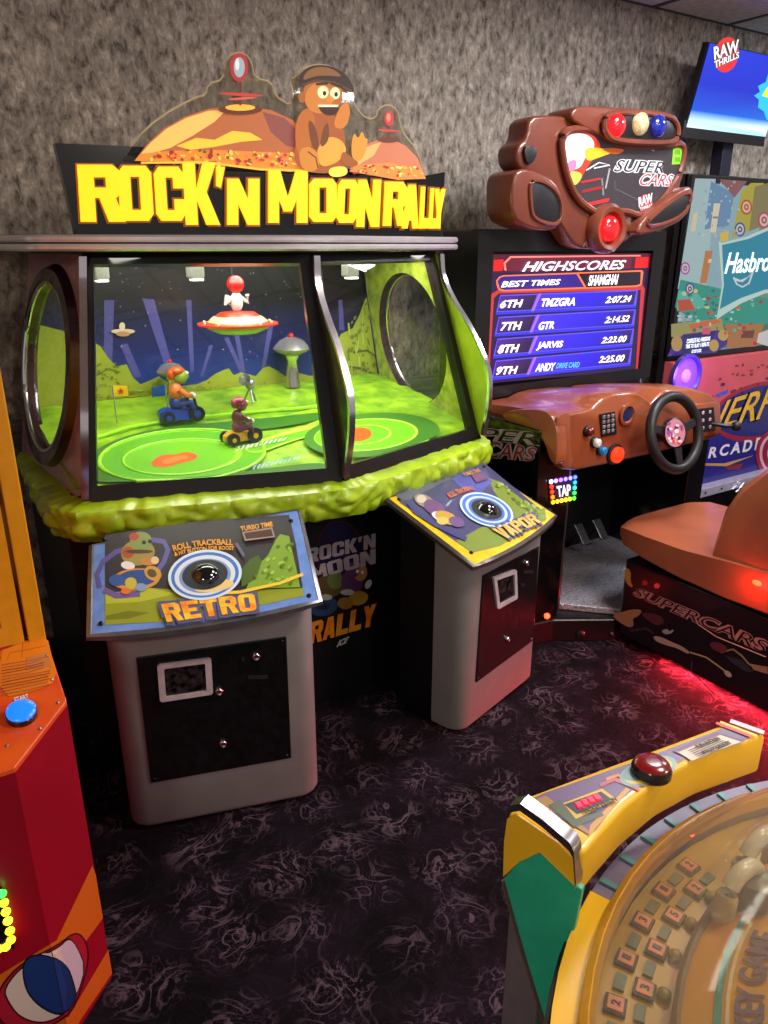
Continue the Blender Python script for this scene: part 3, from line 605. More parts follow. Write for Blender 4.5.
# ---------------------------------------------------------------- toys inside the display
def toy(name, label, loc): return thing(name, label, 'toy figure', loc)
TM = lambda n, c: mat('toy_'+n, c, .35, coat=.2)
def rider(base, label, s, car, suit, pants, skin, hair, facing=.3):
    b = Vector(base); t = toy('toy_rider', label, base); F = Vector((math.cos(facing), math.sin(facing)*.5, 0)).normalized(); Sd = Vector((-F.y, F.x, 0))
    Rm = Matrix((F, Sd, Vector((0, 0, 1)))).transposed(); P = lambda x, y, z: b+(F*x+Sd*y+Vector((0, 0, z)))*s
    MB().loft([[P(x, -w, z0), P(x, w, z0), P(x, w*.8, z1), P(x, -w*.8, z1)] for x, w, z0, z1 in ((-.075, .018, .014, .036), (-.05, .028, .01, .05), (0, .03, .01, .045), (.05, .026, .012, .04), (.075, .012, .018, .03))]).obj('buggy_body', TM(*car), t, smooth=True)
    for x, y, r in ((-.05, -.034, .022), (-.05, .034, .022), (.052, -.03, .027), (.052, .03, .027)):
        wl = MB().lathe([(r*.6, -.008*s), (r, -.007*s), (r, .007*s), (r*.6, .008*s)], P(x, y, r/s if 0 else r), Sd, 14).obj('wheel', TM('tyre', (22, 22, 26)), t, smooth=True)
        MB().lathe([(r*.45*s, -.010*s), (r*.45*s, .010*s)], P(x, y, r), Sd, 10).obj('hub', TM(*car), wl)
    MB().ell(P(-.01, 0, .066), (.026*s, .028*s, .026*s), rot=Rm).obj('trousers', TM(*pants), t, smooth=True)
    MB().ell(P(-.008, 0, .105), (.024*s, .03*s, .034*s), rot=Rm).obj('jacket', TM(*suit), t, smooth=True)
    for y in (-1, 1):
        MB().tube([P(-.005, .028*y, .118), P(.02, .034*y, .095), P(.045, .018*y, .088)], [.010*s, .009*s, .008*s], 8).obj('arm', TM(*suit), t, smooth=True)
        MB().ell(P(.05, .018*y, .088), (.010*s,)*3, 10, 6).obj('glove', TM('glove', (236, 232, 226)), t, smooth=True)
        MB().tube([P(0, .018*y, .062), P(.035, .03*y, .07), P(.045, .03*y, .035)], [.012*s, .010*s, .009*s], 8).obj('leg', TM(*pants), t, smooth=True)
    MB().tube([P(.06, 0, .04), P(.052, 0, .085)], .005*s, 6).obj('steering_column', TM('tyre', (22, 22, 26)), t)
    h = MB().ell(P(.012, 0, .158), (.026*s, .024*s, .027*s), rot=Rm).ell(P(.036, 0, .155), (.007*s, .007*s, .006*s), 10, 8, rot=Rm).obj('head', TM(*skin), t, smooth=True)
    MB().ell(P(.002, 0, .176), (.026*s, .025*s, .016*s), rot=Rm).ell(P(-.02, 0, .165), (.014*s, .018*s, .02*s), 10, 8).obj('hair', TM(*hair), h, smooth=True)
    for y in (-1, 1): MB().ell(P(.034, .011*y, .168), (.006*s,)*3, 8, 6).obj('eye', TM('eye', (240, 240, 236)), h, smooth=True)
def pfpt(u, v):
    d = ray(u, v); n = Vector((0, -(1.055-.912)/.92, 1)); p0 = Vector((RX, 1.98, .915)); return CAM+d*((p0-CAM).dot(n)/d.dot(n))
b1 = pfpt(181, 421); rider(b1, 'toy rider in orange and pink on a small blue buggy', 1.0, ('blue', (24, 62, 170)), ('pink_orange', (232, 120, 60)), ('denim', (36, 60, 150)), ('green_skin', (150, 178, 76)), ('orange_hair', (226, 84, 20)), -.1)
b2 = pfpt(241, 442); rider(b2, 'toy rider in maroon on a small yellow buggy', .80, ('yellow', (226, 170, 16)), ('maroon', (110, 50, 62)), ('plum', (120, 60, 90)), ('brown_skin', (130, 66, 60)), ('magenta_hair', (160, 50, 80)), .2)
# hanging saucer with its pilot
c = py(2.55).at(238, 324); s = .130
u = toy('toy_flying_saucer', 'red and cream toy flying saucer hanging inside the display', c)
CR, RD = TM('cream', (190, 168, 120)), TM('red', (206, 44, 26))
MB().lathe([(.02, -.034), (.07, -.030), (.105, -.014), (.108, -.006)], c, n=28).obj('lower_hull', TM('pale_green', (196, 220, 110)), u, smooth=True)
MB().lathe([(.108, -.007), (.140, -.002), (.140, .004), (.104, .010)], c, n=28).obj('rim', RD, u, smooth=True)
MB().lathe([(.104, .010), (.085, .026), (.075, .028)], c, n=28).obj('upper_hull', CR, u, smooth=True)
MB().lathe([(.078, .027), (.060, .040), (.03, .043)], c, n=24).obj('red_deck', RD, u, smooth=True)
MB().ell(c+Vector((0, 0, .075)), (.022, .02, .036)).obj('pilot_body', TM('white_suit', (186, 186, 184)), u, smooth=True)
for sx in (-1, 1): MB().tube([c+Vector((.018*sx, 0, .088)), c+Vector((.042*sx, -.005, .072)), c+Vector((.036*sx, -.01, .098))], .008, 8).obj('pilot_arm', TM('white_suit', (186, 186, 184)), u, smooth=True)
MB().ell(c+Vector((0, 0, .133)), (.03, .03, .03)).obj('pilot_head', TM('red_helmet', (176, 22, 18)), u, smooth=True)
MB().tube([c+Vector((0, .02, .03)), c+Vector((0, .03, TZ-c.z))], .003, 6).obj('hanging_rod', BLACKP, u)
for k in range(10):
    an = 2*math.pi*k/10; MB().ell(c+Vector((.12*math.cos(an), .12*math.sin(an), .006)), (.006, .006, .006), 8, 6).obj('rim_light', TM('cream', (190, 168, 120)), u, smooth=True)
# chrome towers, flags and a dish
for uu, vv, sc, lb in ((174, 405, .68, 'chrome space needle tower behind the blue buggy rider'), (293, 384, .95, 'taller chrome space needle tower near the centre post')):
    p = py(2.84).at(uu, vv); p.z = max(p.z, pfz(2.84))
    t = thing('toy_tower', lb, 'toy tower', p); q = lambda pr: [(r*sc, h*sc) for r, h in pr]
    MB().lathe(q([(.034, -.01), (.026, .05), (.020, .10), (.034, .125)]), p, n=16).obj('tower_shaft', CHROME, t, smooth=True)
    MB().lathe(q([(.03, .122), (.075, .145), (.082, .155), (.07, .17), (.05, .19), (.02, .202)]), p, n=24).obj('tower_pod', mat('silver_toy', (170, 168, 176), .25, .6), t, smooth=True)
    MB().lathe(q([(.055, .181), (.052, .186), (.06, .18)]), p, n=20).obj('pod_windows', TM('dark', (30, 30, 40)), t)
    MB().ell(p+Vector((0, 0, .208*sc)), (.012*sc,)*3, 10, 8).obj('tower_beacon', RD, t, smooth=True)
for uu, vv, h, cl, lb in ((117, 423, .13, (226, 186, 20), 'yellow toy flag with a red star on a thin pole'), (168, 412, .10, (40, 90, 170), 'small blue toy flag behind the blue buggy')):
    p = pfpt(uu, vv); t = thing('toy_flag', lb, 'flag', p)
    MB().tube([p, p+Vector((0, 0, h))], .0025, 6).obj('flag_pole', TM('grey', (150, 150, 140)), t)
    sx = 1 if uu < 150 else -1
    fl = MB().prism([p+Vector((0, 0, h)), p+Vector((.05*sx, 0, h-.006)), p+Vector((.05*sx, .004, h-.042)), p+Vector((0, 0, h-.038))], (0, .002, 0)).obj('flag_cloth', TM('flag%d' % uu, cl), t)
    if uu < 150:
        st = [p+Vector((.025+.012*(1 if k % 2 == 0 else .45)*math.sin(k*math.pi/5), -.002, h-.022+.012*(1 if k % 2 == 0 else .45)*math.cos(k*math.pi/5))) for k in range(10)]
        MB().prism(st, (0, .0015, 0)).obj('star_print', RD, fl)
p = pfpt(251, 402); t = thing('toy_probe', 'little grey toy probe on legs beyond the yellow buggy', 'toy', p)
for k in range(3):
    an = k*2.1+.4; MB().tube([p+Vector((.028*math.cos(an), .028*math.sin(an), 0)), p+Vector((0, 0, .06))], .004, 6).obj('probe_leg', STEEL, t)
MB().ell(p+Vector((0, 0, .07)), (.02, .02, .022)).obj('probe_body', mat('silver_toy'), t, smooth=True)
MB().lathe([(.004, 0), (.022, .012), (.024, .014), (.003, .004)], p+Vector((-.02, -.01, .085)), (-.6, -.6, .5), 14).obj('probe_dish', mat('silver_toy'), t, smooth=True)

# ================================================================ trackball pedestals
GREYM = mat('grey_laminate', (136, 134, 133), .42, var=.03, scale=12)
def rounded(w, d, r, n=6):
    """plan outline, front at y=0, rounded front corners"""
    o = [(-w/2, d)]
    for k in range(n+1): a = math.pi+k*math.pi/2/n; o.append((-w/2+r+r*math.cos(a), r+r*math.sin(a)))
    for k in range(n+1): a = 1.5*math.pi+k*math.pi/2/n; o.append((w/2-r+r*math.cos(a), r+r*math.sin(a)))
    return o+[(w/2, d)]
def pedestal(label, fc, ang, w, depth, corners, panel_mat, edge_mat):
    """fc: front centre on the floor; corners: panel front-left, front-right, back-right, back-left"""
    t = thing('trackball_pedestal', label, 'control pedestal', (fc[0], fc[1], 0), 'trackball pedestals of the moon rally machine')
    R2 = Matrix.Rotation(ang, 3, 'Z'); W = lambda x, y, z: R2@Vector((x, y, z))+Vector((fc[0], fc[1], 0))
    fl, fr, br, bl = [Vector(c) for c in corners]; pn = plane3(fl, fr, bl); br.z = fl.z-(pn.n.x*(br.x-fl.x)+pn.n.y*(br.y-fl.y))/pn.n.z
    def ptop(x, y):
        p = W(x, y, 0); return pn.p.z-(pn.n.x*(p.x-pn.p.x)+pn.n.y*(p.y-pn.p.y))/pn.n.z-.018
    o = rounded(w, .13, .055)
    rings = [[W(x*.985, y+(.012 if y < .12 else 0), .012) for x, y in o], [W(x, y, .03) for x, y in o], [W(x, y, min(.80, ptop(x, y))) for x, y in o]]
    MB().loft(rings).obj('pedestal_body', GREYM, t, smooth=True)
    o = [(-w/2+.03, depth), (-w/2+.03, .12), (w/2-.03, .12), (w/2-.03, depth)]
    MB().loft([[W(x, y, .0) for x, y in o], [W(x, y, min(.785, ptop(x, y))) for x, y in o]]).obj('pedestal_core', BLACKP, t)
    # panel slab with gently bowed front edge
    def bow(a, b, k, n=10): return [a.lerp(b, i/n)+((a+b)/2-(bl+br)/2).normalized()*k*(1-(2*i/n-1)**2) for i in range(n+1)]
    out = bow(fl, fr, .02)+[fr.lerp(br, .5), br]+bow(br, bl, .006)[1:-1]+[bl, bl.lerp(fl, .5)]
    sl = MB().prism([p-pn.n*.022 for p in out], pn.n*.022, .004, 2).obj('control_panel', panel_mat, t)
    MB().tube([p-pn.n*.011 for p in out], .0125, 6, closed=True).obj('panel_edge', edge_mat, t, smooth=True)
    return t, W, pn, sl, R2
rt_, RW, RPN, rsl, RR = pedestal('grey trackball pedestal with a blue bordered panel reading RETRO', (.572, 1.765), math.radians(-16), .555, .33, ((.262, 1.762, .70), (.826, 1.633, .70), (.917, 1.936, .83), (.342, 2.025, .83)), mat('blue_panel_border', (104, 138, 206), .3, coat=.3), mat('worn_steel_edge', (120, 118, 124), .3, .7))
vt_, VW, VPN, vsl, VR = pedestal('grey trackball pedestal with a yellow bordered panel reading VAPOR', (1.622, 1.765), math.radians(17), .50, .30, ((1.328, 1.593, .70), (1.848, 1.785, .70), (1.752, 2.10, .83), (1.239, 1.935, .83)), mat('yellow_panel_border', (232, 190, 12), .3, coat=.3), mat('worn_dark_edge', (90, 84, 78), .3, .6))
def trackball(t, pn, c, r, sl):
    p = pn.at(*c)
    MB().lathe([(r*1.45, .0006), (r*1.42, .004), (r*1.02, .006), (r, .001)], p, pn.n, 36, caps=False).obj('trackball_collar', mat('collar_black', (26, 26, 28), .25, .4), t, smooth=True)
    MB().ell(p-pn.n*(r*.35), (r*.95, r*.95, r*.95), 28, 18).obj('trackball', mat('trackball', (10, 10, 14), .06, coat=1.0), t, smooth=True)
# RETRO art
fx = lambda zx, zy: (80+zx*.3385, 500+zy*.3385)
ra = [([(105, 535), (200, 521), (289, 515), (296, 545), (304, 596), (258, 606), (180, 621), (105, 625)], (52, 50, 52)),
      ([(105, 594), (150, 588), (200, 592), (260, 590), (303, 588), (304, 596), (258, 606), (180, 621), (105, 625)], (140, 150, 34)),
      ([(105, 594), (150, 588), (176, 594), (140, 602), (106, 604)], (172, 182, 50)), ([(106, 616), (128, 611), (150, 613), (128, 619), (106, 620)], (110, 120, 26))]
ra += [(L([(100, 588), (97, 575), (103, 562), (116, 552), (124, 550)], 5), (92, 84, 150)), (L([(152, 540), (164, 542), (168, 550), (164, 562), (154, 576)], 5), (92, 90, 156)), (L([(104, 590), (116, 596), (140, 594)], 6), (110, 86, 150))]
ra += [(E(138, 553, 17, 13, -8), (150, 140, 70)), (E(141, 541, 11, 9), (128, 146, 80)), (E(134, 537, 5, 4), (176, 70, 50)), (E(128, 553, 6, 6), (170, 80, 44)), (E(139, 552, 14, 2), (70, 60, 36)), (E(148, 562, 8, 4), (190, 130, 60)), (E(144, 543, 2, 2), (30, 24, 20)), (E(150, 542, 2, 2), (30, 24, 20)), (E(128, 566, 7, 4, 10), (226, 220, 222)), (E(155, 561, 4, 4), (220, 190, 150)), (E(136, 580, 24, 11, -4), (206, 140, 60)), (E(137, 579, 20, 8.5, -4), (44, 76, 140)), (E(117, 581, 8, 6), (54, 86, 150)), (E(131, 584, 6, 6), (190, 176, 60)), (E(153, 574, 9, 7, 30), (200, 150, 60)), (E(152, 574, 5, 4, 30), (84, 76, 40)), (E(141, 588, 6, 4), (130, 150, 190)), (E(126, 592, 5, 3), (220, 110, 50))]
ra += [([(246, 590), (251, 578), (258, 566), (268, 556), (276, 540), (280, 535), (289, 537), (294, 560), (299, 582), (300, 588)], (124, 160, 44)), ([(242, 588), (240, 572), (250, 560), (258, 556), (262, 562), (256, 580)], (74, 96, 30))]
for k in range(34):
    y = random.uniform(545, 586); x = random.uniform(283-(y-540)*.75, 292); ra.append((E(x, y, random.uniform(1, 3), random.uniform(.8, 2), -40, 8), random.choice([(84, 118, 30), (160, 196, 70), (148, 184, 60), (96, 130, 34)])))
ra += [([(242, 534), (272, 529), (275, 539), (245, 543)], (150, 130, 120)), ([(244, 535), (271, 531), (273, 538), (246, 541)], (74, 38, 28)), (L([(200, 596), (240, 594), (280, 585), (303, 576)], 3), (238, 196, 60)), (L([(236, 545), (244, 558)], 3), (100, 94, 120))]
ra += [(E(205, 577, 37, 25, -8, 36), (208, 222, 240)), (E(205, 577, 34, 22.5, -8, 36), (62, 118, 196)), (E(205, 577.5, 30.5, 20, -8, 36), (214, 220, 232)), (E(205, 578, 26, 17, -8, 36), (120, 150, 200)), (E(214, 588, 20, 6, -8), (232, 200, 130)), (E(205, 577, 23, 15, -8, 30), (46, 50, 56))]
art('panel_print', rt_, RPN, ra, PRINT, lift=.0008)
trackball(rt_, RPN, (206, 576), .048, rsl)
ORL = mat('orange_lettering', (232, 130, 20), .4, c2=(246, 206, 50), scale=28)
GRYL = mat('violet_outline', (84, 84, 120), .4)
def word(t, pn, s, q, m, g=3.0, bold=.05):
    block_word('panel_word_letter', t, pn, s, q, m, .10, outline=GRYL, grow=g, depth=.0008, lift=.0068, olift=.0058)
word(rt_, RPN, 'RETRO', [(161, 606), (254, 595), (257, 612), (167, 624)], ORL)
OSM = mat('orange_small_lettering', (220, 150, 30), .4)
text('panel_text', rt_, RPN, 'ROLL TRACKBALL', [(172, 547), (233, 541), (233, 547), (174, 553)], OSM, bold=.03, lift=.006, arc=.010)
text('panel_text', rt_, RPN, '& HIT BUTTON FOR BOOST', [(174, 554), (234, 548), (234, 552), (175, 558)], OSM, bold=.03, lift=.0065, arc=.010)
text('panel_text', rt_, RPN, 'TURBO TIME', [(240, 528), (272, 523), (273, 528), (241, 533)], OSM, bold=.03, lift=.006)
# VAPOR art
va = [([(394, 490), (470, 466), (484, 463), (545, 513), (546, 520), (500, 546), (472, 553), (400, 503)], (70, 70, 110)),
      ([(456, 541), (480, 528), (510, 516), (545, 508), (546, 520), (500, 546), (472, 553)], (120, 140, 50)),
      ([(488, 478), (500, 482), (520, 498), (546, 514), (520, 520), (505, 506), (494, 492)], (122, 140, 56)),
      ([(394, 490), (470, 466), (478, 470), (440, 484), (410, 500), (398, 500)], (96, 100, 112)),
      ([(450, 478), (478, 467), (492, 482), (480, 494), (466, 492)], (78, 84, 160))]
for k in range(26):
    x = random.uniform(496, 540); va.append((E(x, 486+(x-496)*.62+random.uniform(-5, 5), random.uniform(1, 3), random.uniform(.8, 1.8), 35, 8), random.choice([(90, 112, 36), (156, 172, 84), (140, 156, 66)])))
va += [(L([(408, 503), (414, 512), (436, 526), (456, 536), (466, 540)], 4), (60, 64, 120)), (E(424, 502, 11, 6, 25), (150, 130, 120)), (E(434, 509, 12, 7, 30), (108, 72, 120)), (E(421, 500, 5, 4), (200, 186, 170)), (E(438, 517, 7, 4, 20), (214, 206, 214)), (E(446, 519, 12, 6, 22), (190, 150, 60)), (E(456, 523, 8, 5, 20), (110, 84, 130)), (E(442, 522, 6, 4), (210, 180, 90))]
va += [([(470, 475), (480, 472), (488, 480), (476, 484)], (104, 60, 90)), (E(486, 511, 28, 15.5, 20, 36), (196, 212, 240)), (E(486, 511, 25.5, 14, 20, 36), (70, 120, 206)), (E(486, 511, 22, 12, 20, 36), (190, 206, 236)), (E(486, 511, 19, 10.5, 20, 36), (80, 110, 190)), (E(486, 511, 16, 9, 20, 30), (44, 48, 44))]
art('panel_print', vt_, VPN, va, PRINT, lift=.0008)
trackball(vt_, VPN, (487, 510), .047, vsl)
word(vt_, VPN, 'VAPOR', [(491, 531), (531, 515), (540, 524), (505, 541)], mat('orange_pale_lettering', (220, 150, 70), .4, c2=(226, 196, 110), scale=28), 2.4)
text('panel_text', vt_, VPN, 'ROLL TRACKBALL', [(446, 495), (472, 487), (474, 491), (450, 500)], mat('coral_lettering', (206, 110, 60), .4), bold=.03, lift=.006, arc=.006)
text('panel_text', vt_, VPN, 'TURBO TIME', [(462, 475), (478, 470), (480, 473), (464, 478)], OSM, bold=.03, lift=.006)
for t, pn, pts in ((rt_, RPN, ((104, 540), (291, 521), (309, 596), (101, 624), (211, 616))), (vt_, VPN, ((399, 500), (484, 467), (550, 510), (471, 553), (521, 535)))):
    for q in pts:
        p = pn.at(*q); MB().lathe([(.0065, .001), (.0065, .004), (.003, .006)], p, pn.n, 10).obj('panel_screw', mat('dark_screw', (20, 20, 22), .3, .6), t)
# coin doors on the pedestal fronts
def coin_door(t, W, Rm, quad, scr, locks, slots):
    n = Rm@Vector((0, -1, 0)); pl = Plane(W(0, 0, 0), n)
    q = [pl.at(*p) for p in quad]
    d = MB().prism(q, n*.006, .002).obj('coin_door', mat('door_black', (16, 15, 17), .3, var=.2, scale=40), t)
    P2 = Plane(W(0, 0, 0)+n*.006, n)
    so = [P2.at(*p) for p in scr]; ctr = sum(so, Vector())/4
    si = [ctr+(p-ctr)*.76 for p in so]
    rnd = lambda P, k: [P[i].lerp(P[j], t) for i in range(4) for j, t in ((i-1, k), (i-1, k*.3), ((i+1) % 4, k*.3), ((i+1) % 4, k))]
    MB().ring(rnd(so, .14), rnd(si, .10), n*.008).obj('reader_bezel', mat('pale_bezel', (190, 176, 182), .35), d)
    MB().prism(si, n*.002).obj('reader_screen', mat('reader_screen', (40, 32, 34), .15, var=.5, scale=60), d)
    for u, v in locks: MB().lathe([(.011, 0), (.011, .006), (.008, .009), (.004, .007)], P2.at(u, v), n, 14).obj('door_lock', CHROME, d, smooth=True)
    for u, v, du, dv in slots: MB().prism([P2.at(u-du, v-dv), P2.at(u+du, v-dv), P2.at(u+du, v+dv), P2.at(u-du, v+dv)], n*.003).obj('coin_slot', mat('slot_plate', (46, 44, 48), .4, .3), d)
    cc = sum(q, Vector())/4
    for p in q: MB().lathe([(.004, 0), (.003, .002)], p.lerp(cc, .06)+n*.006, n, 8).obj('door_screw', SCREW, d)
coin_door(rt_, RW, RR, ((136, 657), (286, 636), (291, 757), (151, 782)), ((157, 664), (211, 657), (213, 693), (160, 701)), ((219, 691), (256, 656), (223, 743)), ((258, 677, 10, 1.6), (243, 659, 1.6, 2)))
coin_door(vt_, VW, VR, ((482, 575), (538, 546), (532, 640), (475, 682)), ((492, 577), (515, 569), (516, 598), (496, 609)), ((526, 563), (507, 639)), ((528, 572, 5, 1.4), (522, 585, 2, 1.4)))
# ================================================================ racing cabinet
BR = mat('brown_shell', (130, 67, 47), .28, c2=(112, 55, 42), scale=5, coat=.35)
DK = mat('dark_recess', (26, 22, 26), .4)
SCX = 2.59
S = thing('racing_cabinet', 'brown racing arcade cabinet with high score screen, winged sign and steering wheel', 'arcade machine', (SCX, 2.5, 0))
MB().bb(2.03, 3.15, 2.53, 2.75, 0, 1.66, .01).obj('tower', BLACKP, S)
PS = py(2.505)
MB().ring([(2.02, 2.49, .97), (3.16, 2.49, .97), (3.16, 2.49, 1.66), (2.02, 2.49, 1.66)], [(2.10, 2.49, 1.02), (3.08, 2.49, 1.02), (3.08, 2.49, 1.575), (2.10, 2.49, 1.575)], (0, .045, 0)).obj('monitor_bezel', mat('bezel_black', (18, 17, 20), .35, var=.1), S)
z7 = lambda x, y: (475+.254*x, 230+.254*y)
Z = lambda pts: [z7(*p) for p in pts]
sc = [(Z([(68, 96), (692, 92), (652, 552), (46, 604)]), (34, 10, 52)),
      (Z([(68, 96), (692, 92), (690, 150), (66, 168)]), (70, 14, 34)), (Z([(74, 118), (112, 116), (108, 160), (72, 162)]), (226, 24, 24)), (Z([(632, 108), (684, 106), (680, 148), (628, 150)]), (206, 22, 26)),
      (Z([(112, 128), (138, 103), (650, 98), (654, 104), (142, 110), (120, 132), (124, 160), (114, 158)]), (236, 120, 110)), (Z([(122, 132), (142, 110), (618, 104), (612, 152), (128, 162)]), (96, 24, 46)),
      (Z([(48, 300), (66, 250), (90, 236), (660, 218), (668, 232), (640, 548), (632, 548), (652, 236), (92, 250), (74, 268), (54, 590), (46, 600)]), (176, 44, 46)),
      (Z([(82, 200), (94, 184), (110, 178), (656, 158), (662, 164), (656, 216), (636, 224), (112, 242), (92, 236), (86, 224)]), (240, 110, 60)), (Z([(88, 202), (98, 188), (112, 183), (652, 164), (650, 212), (634, 218), (114, 236), (96, 230)]), (44, 22, 120)),
      (Z([(402, 172), (652, 164), (650, 212), (634, 218), (434, 226)]), (26, 14, 30)), (Z([(398, 172), (406, 171), (438, 226), (430, 227)]), (240, 110, 60))]
for i in range(4):
    tl, tr, br, bl = (98-6*i, 256+86*i), (640-8*i, 236+76*i), (632-8*i, 306+76*i), (80-6*i, 334+86*i)
    def qq(s, t, tl=tl, tr=tr, br=br, bl=bl):
        a = (tl[0]+(tr[0]-tl[0])*s, tl[1]+(tr[1]-tl[1])*s); b = (bl[0]+(br[0]-bl[0])*s, bl[1]+(br[1]-bl[1])*s); return (a[0]+(b[0]-a[0])*t, a[1]+(b[1]-a[1])*t)
    sc += [(Z([tl, tr, br, bl]), (88, 70, 240)), (Z([qq(.004, .06), qq(.27, .06), qq(.25, .82), qq(.01, .82)]), [(70, 30, 130), (40, 14, 60), (26, 10, 40), (54, 20, 100)]),
           (Z([qq(.29, .06), qq(.7, .06), qq(.7, .82), qq(.27, .82)]), [(60, 40, 220), (38, 26, 200), (34, 20, 180), (66, 36, 210)]), (Z([qq(.7, .06), qq(.99, .06), qq(.98, .82), qq(.7, .82)]), [(38, 26, 200), (40, 20, 90), (30, 16, 70), (34, 20, 180)]),
           (Z([qq(0, .86), qq(1, .86), qq(1, 1), qq(0, 1)]), (40, 44, 200)), (Z([qq(.28, .0), qq(.3, .0), qq(.27, .9), qq(.25, .9)]), (150, 90, 250))]
scr = art('high_score_screen', S, PS, sc, SCREEN, lift=.0005)
LIT = mat('screen_white', (240, 240, 250), .4, emis=(235, 232, 255), es=1.3, var=0)
LITC = mat('screen_cyan', (80, 160, 250), .4, emis=(70, 150, 255), es=1.2, var=0)
for s_, q, sh_, bo in (('HIGHSCORES', [(188, 125), (592, 118), (586, 154), (180, 164)], .3, .02), ('BEST TIMES', [(102, 202), (334, 193), (329, 215), (98, 226)], .2, .02), ('SHANGHAI', [(446, 178), (562, 173), (555, 214), (440, 220)], .1, .03),
                       ('6TH', [(98, 276), (186, 272), (182, 303), (92, 308)], .2, .03), ('7TH', [(100, 363), (182, 360), (178, 392), (95, 397)], .2, .03), ('8TH', [(90, 452), (172, 448), (168, 480), (84, 486)], .2, .03), ('9TH', [(84, 538), (166, 534), (162, 565), (78, 571)], .2, .03),
                       ('TMZGRA', [(260, 270), (394, 265), (388, 297), (254, 302)], .15, .03), ('GTR', [(250, 362), (310, 358), (305, 388), (244, 394)], .15, .03), ('JARVIS', [(242, 440), (344, 435), (339, 468), (236, 474)], .15, .03), ('ANDY', [(238, 526), (314, 521), (310, 552), (232, 557)], .15, .03),
                       ('2:07.24', [(514, 262), (613, 257), (607, 283), (507, 288)], .2, .02), ('2:14.52', [(511, 341), (606, 335), (600, 360), (505, 367)], .2, .02), ('2:23.00', [(498, 421), (595, 415), (589, 440), (492, 446)], .2, .02), ('2:25.00', [(487, 496), (586, 490), (581, 516), (482, 523)], .2, .02)):
    text('screen_text', scr, PS, s_, Z(q), LIT, bold=bo, shear=sh_, depth=.0003, lift=.007)
text('screen_text', scr, PS, 'DRIVE CARD', Z([(318, 523), (409, 518), (406, 540), (314, 545)]), LITC, bold=.03, shear=.2, depth=.0003, lift=.007)
# ---- winged sign on top
zm = lambda x, y: (500+.2604*x, 100+.2604*y)
ZM = lambda pts: [zm(*p) for p in pts]
def slab(name, pts, y0, y1, m, bev=.012, k=1, parent=S, seg=3, shrink=None):
    q = [py(y0).at(*p) for p in (smooth_px(ZM(pts), k) if k else ZM(pts))]
    o = MB().prism(q, (0, y1-y0, 0), bev, seg).obj(name, m, parent, smooth=True); return o
shell = slab('sign_shell', [(110, 60), (200, 56), (268, 66), (330, 100), (480, 168), (640, 168), (722, 146), (718, 240), (700, 320), (640, 420), (540, 500), (470, 556), (400, 574), (296, 570), (262, 520), (230, 470), (180, 330), (140, 290), (70, 262), (62, 178), (104, 150)], 2.40, 2.52, BR, .02)
slab('light_bar_shell', [(268, 70), (282, 30), (330, 18), (640, 44), (682, 76), (692, 150), (650, 178), (450, 172), (400, 140), (330, 110)], 2.37, 2.52, BR, .02)
lb = slab('light_bar_recess', [(408, 72), (440, 52), (630, 62), (672, 88), (676, 140), (650, 158), (450, 150), (414, 124)], 2.352, 2.375, DK, .004)
MB().tube([py(2.352).at(*p) for p in smooth_px(ZM([(400, 70), (436, 44), (634, 54), (682, 84), (686, 146), (654, 168), (446, 160), (404, 128)]), 2)], .012, 8, closed=True).obj('light_bar_rim', BR, S, smooth=True)
for (x, y), c, es in (((446, 98), (230, 20, 24), 2.2), ((537, 92), (206, 190, 140), .25), ((606, 100), (30, 40, 140), .35)):
    p = py(2.35).at(*zm(x, y)); MB().ell(p, (.045, .03, .045)).obj('beacon_lens', mat('beacon_%d' % x, c, .15, emis=c, es=es, coat=.5, var=.2, scale=60), S, smooth=True)
PF2 = py(2.388)
face_pts = [(238, 120), (300, 108), (380, 116), (404, 150), (480, 176), (640, 180), (708, 164), (702, 240), (682, 302), (612, 396), (546, 450), (470, 420), (394, 446), (308, 396), (262, 312), (238, 200)]
slab('sign_face', face_pts, 2.388, 2.42, DK, 0, 1)
MB().tube([py(2.385).at(*p) for p in smooth_px(ZM(face_pts), 2)], .014, 8, closed=True).obj('sign_face_rim', BR, S, smooth=True)
